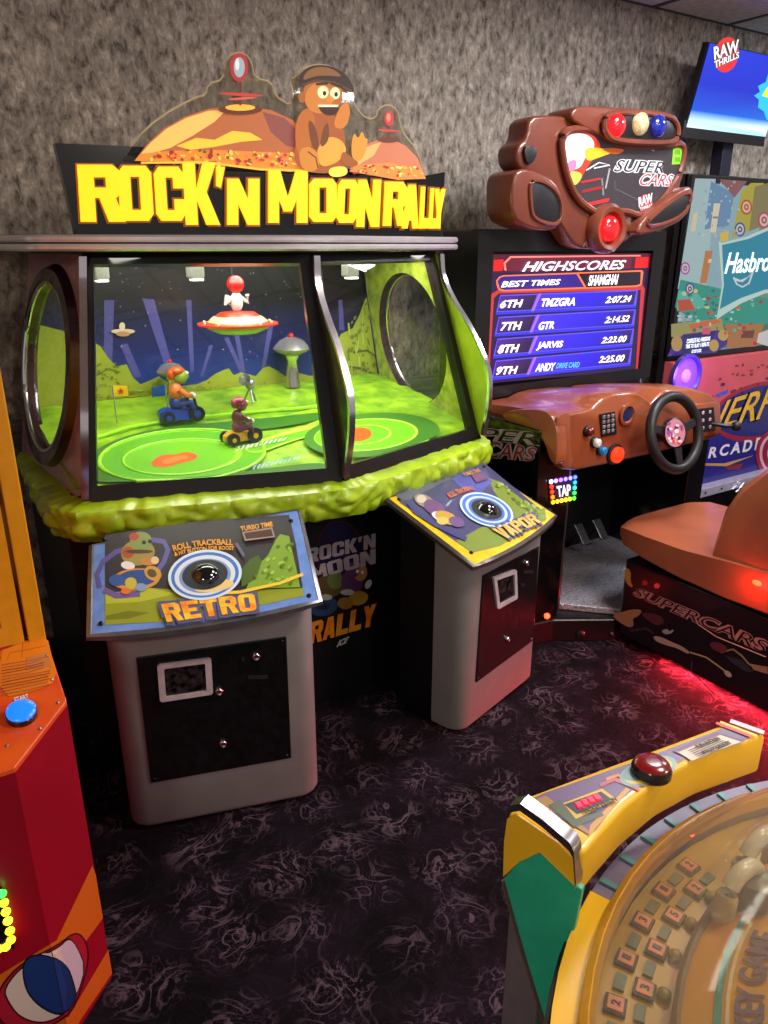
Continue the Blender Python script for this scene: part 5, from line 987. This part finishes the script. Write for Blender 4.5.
# raised monitor on a pole
V = thing('raised_monitor', 'flat monitor with blue glowing picture on a dark pole near the ceiling', 'monitor', (4.02, 2.85, 1.95))
ta, tb = Vector((3.60, 2.72, 2.535)), Vector((3.60, 2.80, 2.165)); tn = Vector((0, -(ta.z-tb.z), -(tb.y-ta.y))).normalized()
dx = Vector((.70, 0, 0)); PV = Plane(ta, tn)
MB().prism([ta-tn*.04, ta+dx-tn*.04, tb+dx-tn*.04, tb-tn*.04], tn*.036, .004).obj('monitor_body', mat('bezel_black'), V)
MB().prism([tb-tn*.05+Vector((-.02, 0, -.045)), tb+dx-tn*.05+Vector((0, 0, -.045)), tb+dx-tn*.05, tb-tn*.05+Vector((-.012, 0, .04))], tn*.05, .003).obj('monitor_chin', mat('bezel_black'), V)
zt = lambda x, y: (660+.1953*x, .1953*y)
ZT = lambda pts: [zt(*p) for p in pts]
def wv(s, t):
    d = ta+dx*s+(tb-ta)*t-CAM; return (384+FPX*d.dot(RT)/d.dot(FW), 512-FPX*d.dot(UP)/d.dot(FW))
tv = [([wv(.008, .012), wv(.99, .012), wv(.99, .45), wv(.008, .45)], [(22, 52, 200), (18, 40, 190), (10, 34, 180), (16, 40, 186)]), ([wv(.008, .45), wv(.99, .45), wv(.99, .78), wv(.008, .78)], [(16, 40, 186), (10, 34, 180), (14, 96, 200), (18, 76, 200)]), ([wv(.008, .78), wv(.99, .78), wv(.99, .9), wv(.008, .9)], [(24, 100, 214), (20, 120, 214), (226, 250, 246), (190, 230, 250)]), ([wv(.008, .9), wv(.99, .9), wv(.99, .985), wv(.008, .985)], [(190, 230, 250), (226, 250, 246), (150, 226, 240), (214, 236, 250)]),
      (ZT(E(338, 280, 62, 92, 12)), (214, 40, 40)), (ZT([(480, 490), (510, 470), (500, 440), (540, 420), (560, 350), (640, 330), (700, 420), (640, 600), (545, 615), (530, 570), (500, 550), (505, 510)]), (36, 180, 226)), (ZT([(520, 490), (545, 450), (570, 430), (640, 420), (640, 500), (548, 498)]), (250, 214, 30))]
ts = art('monitor_picture', V, PV, tv, print_mat('lit_screen_bright', .25, es=1.35, base=.3), lift=.0015)
outlined(ts, PV, 'RAW', ZT([(268, 238), (402, 198), (402, 268), (272, 310)]), WPL, BKI, .4, bold=.05, shear=.0, lift=.004, name='screen_text'); outlined(ts, PV, 'THRILLS', ZT([(272, 312), (402, 262), (402, 296), (274, 352)]), WPL, BKI, .3, bold=.05, shear=0, lift=.004, name='screen_text')
MB().bb(3.98, 4.15, 2.83, 2.94, 1.95, 1.962).obj('pole_foot', BLACKP, V)
MB().bb(4.02, 4.11, 2.86, 2.93, 1.955, 2.42, .004).obj('pole', mat('pole_navy', (28, 28, 52), .4), V)
MB().bb(3.95, 4.18, 2.82, 2.87, 2.28, 2.44, .004).obj('mount_plate', BLACKP, V)
MB().tube([tb+Vector((.05, .03, -.05)), tb+Vector((.06, .03, -.085)), tb+Vector((.10, .03, -.09)), tb+Vector((.14, .03, -.06))], .006, 6).obj('hanging_cable', BLACKP, V, smooth=True)
lamp('monitor_glow', 'AREA', (ta+tb)/2+dx*.5+tn*.03, 2.0, (.25, .45, 1), .6, .3, rot=tn.to_track_quat('-Z', 'Y').to_euler(), parent=V)
# ================================================================ red and yellow prize machine at the left edge
Q = thing('prize_machine', 'red and yellow prize machine with blue button and cartoon eye print', 'arcade machine', (-.3, 1.8, 0))
REDM = mat('red_laminate', (150, 6, 32), .4, c2=(136, 4, 28), scale=4, coat=.1); YELM = mat('yellow_enamel', (222, 146, 12), .35, var=.03); ORM = mat('orange_panel', (226, 92, 22), .35, c2=(214, 60, 26), scale=7)
V1, V2 = (.15, 1.42), (.035, 1.305)
plan = [(.15, 2.25), (.15, 1.60), V1, V2, (-.75, 1.305), (-.75, 2.25)]
def pz_(y): return min(.80, .80-.305*(1.60-y))
MB().loft([[(x, y, .0) for x, y in plan], [(x, y, pz_(y)-.012) for x, y in plan]]).obj('cabinet_body', REDM, Q)
pan = [(.15, 1.60), V1, V2, (-.75, 1.305), (-.75, 1.60)]
MB().prism([(x, y, pz_(y)-.012) for x, y in pan], (0, 0, .012), .002, 1).obj('control_panel', ORM, Q)
PQ = plane3((.15, 1.60, .80), (.035, 1.305, pz_(1.305)), (-.75, 1.60, .80))
zq = lambda x, y: (x*.1758, 600+y*.1758)
ZQ = lambda pts: [zq(*p) for p in pts]
qa = [(smooth_px(ZQ([(0, 290), (60, 270), (160, 225), (270, 212), (290, 300), (330, 460), (200, 520), (0, 560)]), 1), (226, 122, 22)), (ZQ([(0, 215), (150, 215), (60, 265), (0, 290)]), (176, 20, 40)), (ZQ(L([(40, 340), (60, 300), (130, 290), (180, 280), (260, 262)], 4)), (176, 96, 24)), (ZQ(L([(130, 230), (125, 330)], 4)), (180, 96, 24)), (ZQ([(150, 330), (270, 300), (290, 380), (150, 400)]), (196, 118, 60))]
for k in range(11): qa.append((ZQ(L([(10, 372+k*17), (150+random.uniform(-10, 30), 345+k*17), (260+random.uniform(-40, 30), 325+k*16)], 5)), random.choice([(150, 70, 40), (170, 90, 60), (140, 64, 50)])))
art('panel_print', Q, PQ, qa, PRINT)
text('panel_text', Q, PQ, 'START', [(14, 699), (28, 695), (29, 699), (15, 703)], WHITEINK, bold=.02, lift=.003)
p = PQ.at(22, 716); n = PQ.n
b = MB().lathe([(.028, .0), (.028, .012), (.024, .016)], p, n, 28).obj('button_ring', BLACKG, Q, smooth=True)
MB().lathe([(.0265, .010), (.0265, .018), (.022, .022), (.01, .023)], p, n, 28).obj('button_cap', mat('blue_button', (20, 90, 220), .25, emis=(20, 110, 255), es=1.3, var=.05), b, smooth=True)
for q in ((47, 656), (52, 680), (58, 703), (41, 638), (27, 638), (7, 746), (40, 729)): MB().lathe([(.003, 0), (.003, .002), (.001, .003)], PQ.at(*q), n, 8).obj('panel_screw', STEEL, Q)
# upper part: yellow posts, window frame, glass, inside
MB().bb(.116, .15, 1.60, 1.64, .79, 1.60, .003).obj('corner_post', YELM, Q)
MB().bb(-.75, -.716, 1.60, 1.64, .79, 1.60, .003).obj('corner_post', YELM, Q)
MB().ring([(.108, 1.605, .80), (-.705, 1.605, .80), (-.705, 1.605, 1.58), (.108, 1.605, 1.58)], [(.070, 1.605, .845), (-.66, 1.605, .845), (-.66, 1.605, 1.54), (.070, 1.605, 1.54)], (0, .03, 0)).obj('window_frame', YELM, Q)
MB().bb(-.66, .07, 1.62, 1.624, .845, 1.54).obj('window_pane', GLASS, Q)
MB().bb(-.745, .145, 2.20, 2.25, .79, 1.60).obj('back_panel', REDM, Q)
MB().bb(.125, .145, 1.64, 2.2, .79, 1.60).obj('side_panel', YELM, Q)
MB().bb(-.745, -.725, 1.64, 2.2, .79, 1.60).obj('side_panel', YELM, Q)
MB().bb(-.75, .15, 1.58, 2.25, 1.60, 1.66, .01).obj('top_cap', REDM, Q)
SHP = mat('pink_plush', (214, 110, 120), .7, c2=(176, 70, 90), scale=24)
for i in range(5): MB().ell((.02-.14*i, 1.74, .87+.01*(i % 2)), (.07, .07, .075), 14, 10).obj('prize_capsule', SHP if i % 2 == 0 else mat('peach_capsule', (220, 150, 120), .3, coat=.4), Q, smooth=True)
MB().bb(-.72, .12, 1.72, 2.2, 1.10, 1.115).obj('inner_shelf', mat('clear_shelf', (200, 130, 130), .2), Q)
# front prints run over the chamfered corner
PCH = plane3((V1[0], V1[1], 0), (V2[0], V2[1], 0), (V1[0], V1[1], 1)); PFR = py(1.305)
e0, e1 = pix((V2[0], V2[1], .7)), pix((V2[0], V2[1], 0)); g0, g1 = pix((V1[0], V1[1], .7)), pix((V1[0], V1[1], 0)); h0, h1 = pix((V1[0], V1[1], .004)), pix((V2[0], V2[1], .004))
inn = half(e0, e1, True); rgt = half(g0, g1, False); lef = half(e0, e1, False); bot = half(h0, h1, False)
ze = lambda x, y: (x*.17, 850+y*.17)
ZE = lambda pts: [ze(*p) for p in pts]
OST = (196, 96, 24)
ea = [(ZE([(540, 90), (640, 350), (440, 620), (-100, 980), (-100, 790), (0, 730), (330, 530)]), OST), (ZE([(660, 540), (700, 660), (470, 1000), (400, 1150), (150, 1150), (250, 1040), (400, 980)]), OST),
      (smooth_px(ZE([(-20, 920), (-10, 800), (130, 650), (330, 560), (440, 470), (510, 530), (525, 650), (470, 850), (420, 960), (300, 1040), (120, 1070), (-10, 1010)]), 2), (60, 8, 22)), (smooth_px(ZE([(-10, 920), (0, 805), (140, 655), (335, 567), (440, 480), (500, 535), (515, 650), (460, 845), (410, 950), (300, 1030), (120, 1060), (0, 1005)]), 2), (160, 24, 44)),
      (smooth_px(ZE([(14, 810), (140, 660), (340, 570), (400, 505), (450, 560), (505, 690), (455, 850), (370, 980), (240, 1025), (110, 985), (40, 890)]), 2), (46, 16, 24)), (smooth_px(ZE([(24, 812), (146, 668), (345, 578), (400, 517), (445, 565), (495, 690), (450, 845), (365, 970), (240, 1015), (116, 975), (50, 885)]), 2), (206, 188, 178)), (smooth_px(ZE([(340, 580), (400, 520), (445, 565), (495, 690), (450, 845), (420, 760), (400, 690)]), 1), (190, 176, 190)),
      (smooth_px(ZE([(132, 640), (230, 596), (390, 660), (436, 790), (452, 880), (370, 980), (255, 940), (160, 850), (130, 745)]), 2), (14, 14, 36)), (smooth_px(ZE([(140, 648), (232, 604), (384, 668), (428, 794), (444, 876), (366, 968), (258, 928), (168, 842), (140, 742)]), 2), (26, 52, 112)), (smooth_px(ZE([(340, 650), (384, 668), (428, 794), (444, 876), (380, 960), (390, 800)]), 2), (22, 44, 96)), (smooth_px(ZE([(225, 606), (300, 602), (335, 580), (330, 625)]), 1), (216, 200, 190))]
art('front_print', Q, PCH, ea, PRINT, clip=lambda p: bot(rgt(inn(p))) if len(rgt(inn(p))) > 2 else [])
art('front_print', Q, PFR, ea, PRINT, clip=lef)
# card reader with LED border, on the front face
pr = [PFR.at(*q) for q in ((-30, 884), (2, 886), (14, 945), (-22, 950))]
cr_ = MB().prism(pr, (0, -.012, 0), .003).obj('card_reader', BLACKG, Q)
for (u, v), c in (((1, 889), (40, 230, 60)), ((3, 898), (150, 240, 30)), ((5, 907), (230, 240, 30)), ((7, 916), (255, 236, 40)), ((9, 926), (255, 226, 30)), ((10, 935), (255, 210, 30)), ((5, 942), (255, 206, 30)), ((-2, 944), (255, 190, 30)), ((-10, 946), (255, 180, 20)), ((-6, 888), (40, 200, 200)), ((-14, 887), (60, 120, 255))):
    me = led.copy(); me.materials[0] = ledm(c); inst('reader_led', me, cr_, PFR.at(u, v)+Vector((0, -.013, 0)))

# ================================================================ domed token machine, bottom right
CX, CY = .92, -.05
D = thing('domed_token_machine', 'yellow and green round token machine under a clear dome', 'arcade machine', (CX, CY, 0))
YP = mat('yellow_plastic', (236, 184, 34), .32, var=.04, scale=8, coat=.2)
GRN = mat('green_laminate', (44, 172, 134), .38, var=.04)
MB().lathe([(.42, 0), (.44, .02), (.54, .62), (.61, .68)], (CX, CY, 0), n=56).obj('drum_body', GRN, D, smooth=True)
def arcp(r, z, a0, a1, n): return [(CX+r*math.cos(a0+(a1-a0)*i/n), CY+r*math.sin(a0+(a1-a0)*i/n), z) for i in range(n+1)]
def ann(name, r0, r1, z, h, a0, a1, m, n=20, parent=D):
    return MB().prism(arcp(r1, z, a0, a1, n)+arcp(r0, z, a0, a1, n)[::-1], (0, 0, h)).obj(name, m, parent)
PURP = mat('lilac_plastic', (120, 112, 136), .4)
# outer ring: yellow with a lilac ribbed stretch at the console
a_l0, a_l1 = math.radians(60), math.radians(111)
ann('outer_ring', .595, .635, .68, .05, a_l1, a_l0+2*math.pi, YP, 70)
ann('lilac_ring', .595, .635, .68, .045, a_l0, a_l1, PURP, 30)
for k in range(9):
    a = a_l0+(a_l1-a_l0)*(k+.5)/9; ann('ring_rib', .597, .632, .725, .004, a-.008, a+.008, mat('teal_rib', (90, 140, 140), .4), 2)
MB().tube(arcp(.638, .70, 0, 2*math.pi, 72)[:-1], .006, 6, closed=True).obj('ring_edge', BLACKP, D, smooth=True)
# dome collar, playfield and number tiles
MB().lathe([(.603, .72), (.603, .742), (.594, .75), (.585, .742), (.585, .72)], (CX, CY, 0), n=64, caps=False).obj('dome_collar', mat('amber_collar', (206, 150, 40), .3, coat=.3), D, smooth=True)
MB().lathe([(.588, .69), (.588, .70)], (CX, CY, 0), n=64).obj('playfield', mat('amber_playfield', (206, 166, 70), .4, c2=(190, 150, 60), scale=8), D)
TF = mat('tile_frame', (70, 60, 40), .5); TP = mat('tile_pink', (226, 140, 100), .45); 
def tile(r, a, w, num, zz=.70):
    c = Vector((CX+r*math.cos(a), CY+r*math.sin(a), zz)); R3 = Matrix.Rotation(a, 3, 'Z')
    f = MB().box(c+Vector((0, 0, .003)), (w*1.16, w*1.16, .006), .001, 1, rot=R3).obj('number_tile', TF, D)
    MB().box(c+Vector((0, 0, .0065)), (w*.86, w*.86, .003), .0005, 1, rot=R3).obj('tile_face', TP, f)
    q = Plane(c+Vector((0, 0, .008)), (0, 0, 1)); 
    vs, fs = glyphs(num, .02); xh, yh = R3@Vector((0, -1, 0)), R3@Vector((1, 0, 0))
    me = bpy.data.meshes.new('tile_digit'); me.from_pydata([c+Vector((0, 0, .0085))+xh*((x-.5)*w*.28)+yh*((y-.5)*w*.5)+Vector((0, 0, z*.0006))-ORG[D.name] for x, y, z in vs], [], fs); me.materials.append(BKI)
    link(bpy.data.objects.new('tile_digit', me), f)
nums = ['2', '1', '3', '1', '2', '4', '1', '2', '3', '1', '5', '2']
for k in range(14):
    a = math.radians(94.6+k*7.3); tile(.563, a, .023, nums[k % 12]); tile(.533, a+math.radians(3.4), .023, nums[-(k % 12)-1])
    ann('tile_link', .556, .570, .70, .004, a+math.radians(2.4), a+math.radians(4.9), mat('link_grey', (110, 120, 100), .5), 3); ann('tile_link', .527, .540, .70, .004, a-math.radians(1.5), a+math.radians(1.0), mat('link_grey'), 3)
    for rr2 in (.510,):
        an = a+math.radians(3); c = Vector((CX+rr2*math.cos(an), CY+rr2*math.sin(an), .70)); MB().lathe([(.009, 0), (.009, .008), (.006, .011), (.002, .012)], c, n=12).obj('ball_pocket', mat('pocket_olive', (150, 130, 60), .4), D, smooth=True)
# raised centre with prints and lettering
MB().lathe([(.497, .70), (.492, .722), (.478, .73), (.40, .765), (.31, .80), (.30, .77)], (CX, CY, 0), n=56).obj('centre_hub', mat('amber_hub', (216, 150, 50), .38, c2=(206, 160, 70), scale=6), D, smooth=True)
MB().tube(arcp(.494, .724, 0, 2*math.pi, 64)[:-1], .006, 6, closed=True).obj('hub_trim', mat('olive_trim', (120, 100, 60), .4), D, smooth=True)
def cone(name, r0, z0, r1, z1, a0, a1, m, n=24, lift=.002):
    return MB().grid(lambda u, v: (CX+(r0+(r1-r0)*v)*math.cos(a0+(a1-a0)*u), CY+(r0+(r1-r0)*v)*math.sin(a0+(a1-a0)*u), z0+(z1-z0)*v+lift), n, 1).obj(name, m, D)
zr = lambda r: .73+(.478-r)*(.035/.078) if r > .40 else .765+(.40-r)*(.035/.09)
for r0, r1, m in ((.455, .447, 'a'), (.443, .439, 'b'), (.392, .365, 'c')):
    cone('hub_stripe', r0, zr(r0), r1, zr(r1), math.radians(103), math.radians(205), {'a': mat('teal_ink', (70, 150, 130), .4), 'b': mat('cream_ink', (226, 210, 150), .4), 'c': mat('blue_ink', (50, 90, 130), .4)}[m])
for k in range(11):
    an = math.radians(106+k*5); c = Vector((CX+.382*math.cos(an), CY+.382*math.sin(an), zr(.382)+.006)); MB().lathe([(.011, 0), (.011, .003)], c, n=10).obj('hub_dot', mat('coral_ink', (226, 90, 80), .4), D)
def hub_text(s_, a0, a1, r0, r1, m):
    vs, fs = glyphs(s_, .03); P = []
    for x, y, z in vs:
        a = a0+(a1-a0)*x; r = r1+(r0-r1)*y; P.append(Vector((CX+r*math.cos(a), CY+r*math.sin(a), zr(r)+.003+z*.001))-ORG[D.name])
    me = bpy.data.meshes.new('hub_lettering'); me.from_pydata(P, [], fs); me.materials.append(m); link(bpy.data.objects.new('hub_lettering', me), D)
hub_text('KEY GAME', math.radians(126), math.radians(105), .434, .404, mat('violet_ink', (110, 90, 110), .4))
# white bulb tubes and a green mechanism block inside
BUL = mat('white_tube', (216, 206, 176), .3, coat=.3)
for (an_, rd_, r) in ((99, .47, .034), (90, .485, .04), (81, .48, .034)):
    c = Vector((CX+rd_*math.cos(math.radians(an_)), CY+rd_*math.sin(math.radians(an_)), .765)); MB().tube([c+Vector((r*math.cos(t), 0, r*math.sin(t)*.9)) for t in (math.pi*i/12 for i in range(13))], .012, 10).obj('white_tube', BUL, D, smooth=True)
    for sx in (-1, 1): MB().lathe([(.015, -.06), (.015, .002), (.012, .006)], c+Vector((sx*r, 0, 0)), n=12).obj('tube_socket', mat('cream_socket', (196, 176, 120), .4), D, smooth=True)
c = Vector((.86, .40, .78)); MB().box(c-Vector((0, 0, .03)), (.05, .04, .07), .01, 2, rz=.5).obj('mechanism_block', mat('smoky_block', (120, 116, 100), .3), D, smooth=True)
c = Vector((CX+.01, CY+.40, .79)); MB().lathe([(.05, -.03), (.05, 0), (.03, .012)], c, n=24).obj('green_cap', GRN, D, smooth=True)
c = Vector((.90, .385, .765)); MB().box(c, (.05, .05, .012), .002, 1, rz=.6).obj('small_sign', TP, D)
# dome
rb, hh = .592, .30; Rr = (rb*rb+hh*hh)/(2*hh); pr_ = []
for i in range(15):
    t = math.asin(rb/Rr)*(1-i/14.0); pr_.append((max(.001, Rr*math.sin(t)), .75+Rr*math.cos(t)-(Rr-hh)))
MB().lathe(pr_, (CX, CY, 0), n=64, caps=False).obj('clear_dome', clear_mat('dome_acrylic', (238, 234, 224), .06, .06, haze=.2, hazec=(200, 186, 170)), D, smooth=True)
# console arm
AZ = .86; PA = pz(AZ)
outl = [(508, 815), (514, 802), (522, 797), (600, 768), (680, 739), (725, 722), (740, 724), (767, 734), (735, 745), (700, 757), (660, 778), (625, 806), (600, 833), (583, 853)]
top = [PA.at(*p) for p in outl]
MB().prism([p-Vector((0, 0, .075)) for p in top], (0, 0, .075), .008, 3).obj('console_arm', YP, D, smooth=True)
PA2 = pz(AZ+.0005)
ca = [([(530, 800), (545, 793), (640, 760), (724, 728), (752, 737), (722, 746), (690, 757), (650, 776), (618, 802), (596, 830), (588, 835)], (112, 92, 128)), ([(534, 800), (546, 796), (590, 832), (587, 834)], (170, 130, 70)), ([(588, 838), (598, 826), (630, 790), (626, 788), (590, 826)], (206, 150, 50)),
      ([(560, 805), (602, 789), (617, 800), (575, 820)], (210, 180, 50)), ([(564, 805), (601, 792), (612, 800), (577, 815)], (60, 44, 70)), ([(574, 806), (598, 797), (603, 800), (580, 810)], (190, 20, 50)), ([(548, 806), (560, 800), (576, 820), (600, 812), (604, 816), (574, 828)], (90, 100, 80)), (L([(600, 786), (615, 780), (640, 790)], 4), (190, 90, 110)), (L([(606, 780), (618, 776), (646, 786)], 3), (206, 140, 60)), (E(648, 772, 30, 13, -18), (130, 160, 150)), (E(648, 772, 25, 11, -18), (226, 196, 70)), (E(640, 772, 18, 9, -18), (110, 150, 150)),
      ([(672, 752), (716, 733), (746, 742), (734, 746), (700, 756), (690, 760)], (86, 70, 100)), ([(676, 752), (717, 735), (741, 743), (700, 758), (692, 762)], (206, 186, 160)), ([(676, 752), (717, 735), (720, 736), (679, 753)], (120, 60, 80)), (L([(716, 724), (752, 738)], 2.5), (200, 70, 50)), (L([(720, 723), (757, 737)], 2), (230, 190, 70)), (L([(730, 722), (764, 734)], 4), (190, 190, 196))]
for k in range(6): ca.append((L([(688+k*2.2, 752+k*1.5), (718+k*2.6, 740+k*.9)], .9), (90, 70, 80)))
art('console_print', D, PA2, ca, PRINT, lift=.0006)
for k, (u, v) in enumerate(((579, 806.5), (585, 804), (591, 801.5), (597, 799))): MB().box(PA.at(u, v)+Vector((0, 0, .003)), (.008, .010, .002), rz=-.3).obj('display_digit', mat('red_digit', (255, 40, 70), .3, emis=(255, 30, 60), es=1.6, var=0), D)
text('console_text', D, PA2, 'TICKETS WON', [(581, 812), (614, 799), (617, 803), (585, 816)], mat('olive_ink', (70, 70, 40), .4), bold=.02, lift=.004)
text('console_text', D, PA2, 'PUSH BUTTON', [(694, 748), (716, 739), (720, 741), (698, 750)], mat('olive_ink'), bold=.02, lift=.004)
text('console_text', D, PA2, 'STOP LIGHT', [(700, 754), (728, 743), (731, 745), (704, 756)], mat('olive_ink'), bold=.02, lift=.004)
p = PA.at(651, 773)
b = MB().lathe([(.029, 0), (.029, .011), (.0255, .016)], p, n=28).obj('button_ring', BLACKG, D, smooth=True)
MB().lathe([(.026, .011), (.0255, .017), (.021, .021), (.009, .022)], p, n=28).obj('button_cap', mat('red_button', (104, 12, 18), .22, emis=(200, 10, 20), es=.12, coat=.4, var=.1), b, smooth=True)
# console end: chrome trim, yellow end plate, green side wedge, grey post
ea0, eb0 = PA.at(508, 815), PA.at(581, 852)
PE = plane3(ea0, eb0, ea0-Vector((0, 0, 1)))
PE = Plane(PE.p+PE.n*.003, PE.n)
MB().prism([PE.at(*q) for q in ((504, 876), (505, 840), (508, 818), (516, 812), (560, 842), (574, 856), (577, 886), (541, 851), (520, 861))], PE.n*.004, .001, 1).obj('end_plate', YP, D)
MB().loft([[p+PE.n*.012, p+PE.n*.012+PE.n.cross(Vector((0, 0, 1)))*0+Vector((0, 0, .012)), p-PE.n*.010+Vector((0, 0, .012)), p-PE.n*.010] for p in [PE.at(*q) for q in ((513, 808), (524, 806), (545, 821), (564, 837), (573, 845), (577, 853), (578, 868), (579, 884))]]).obj('chrome_end_trim', CHROME, D, smooth=True)
gw = [PE.at(*q) for q in ((503, 880), (520, 860), (541, 850), (577, 886), (582, 890), (574, 930), (566, 990), (572, 1060), (600, 1150), (604, 1190), (590, 1170), (545, 1024), (523, 952))]
MB().prism([p-PE.n*.010 for p in gw], PE.n*.010, .001, 1).obj('side_wedge', GRN, D)
MB().tube([p+PE.n*.001 for p in (gw[11], gw[12], gw[0])], .003, 5).obj('wedge_edge', mat('brown_edge', (90, 70, 60), .5), D)
pp = PE.at(504, 890)-PE.n*.03; MB().bb(pp.x-.006, pp.x+.06, pp.y-.07, pp.y-.0, 0, pp.z, .003).obj('support_post', mat('grey_post', (104, 96, 98), .5), D)
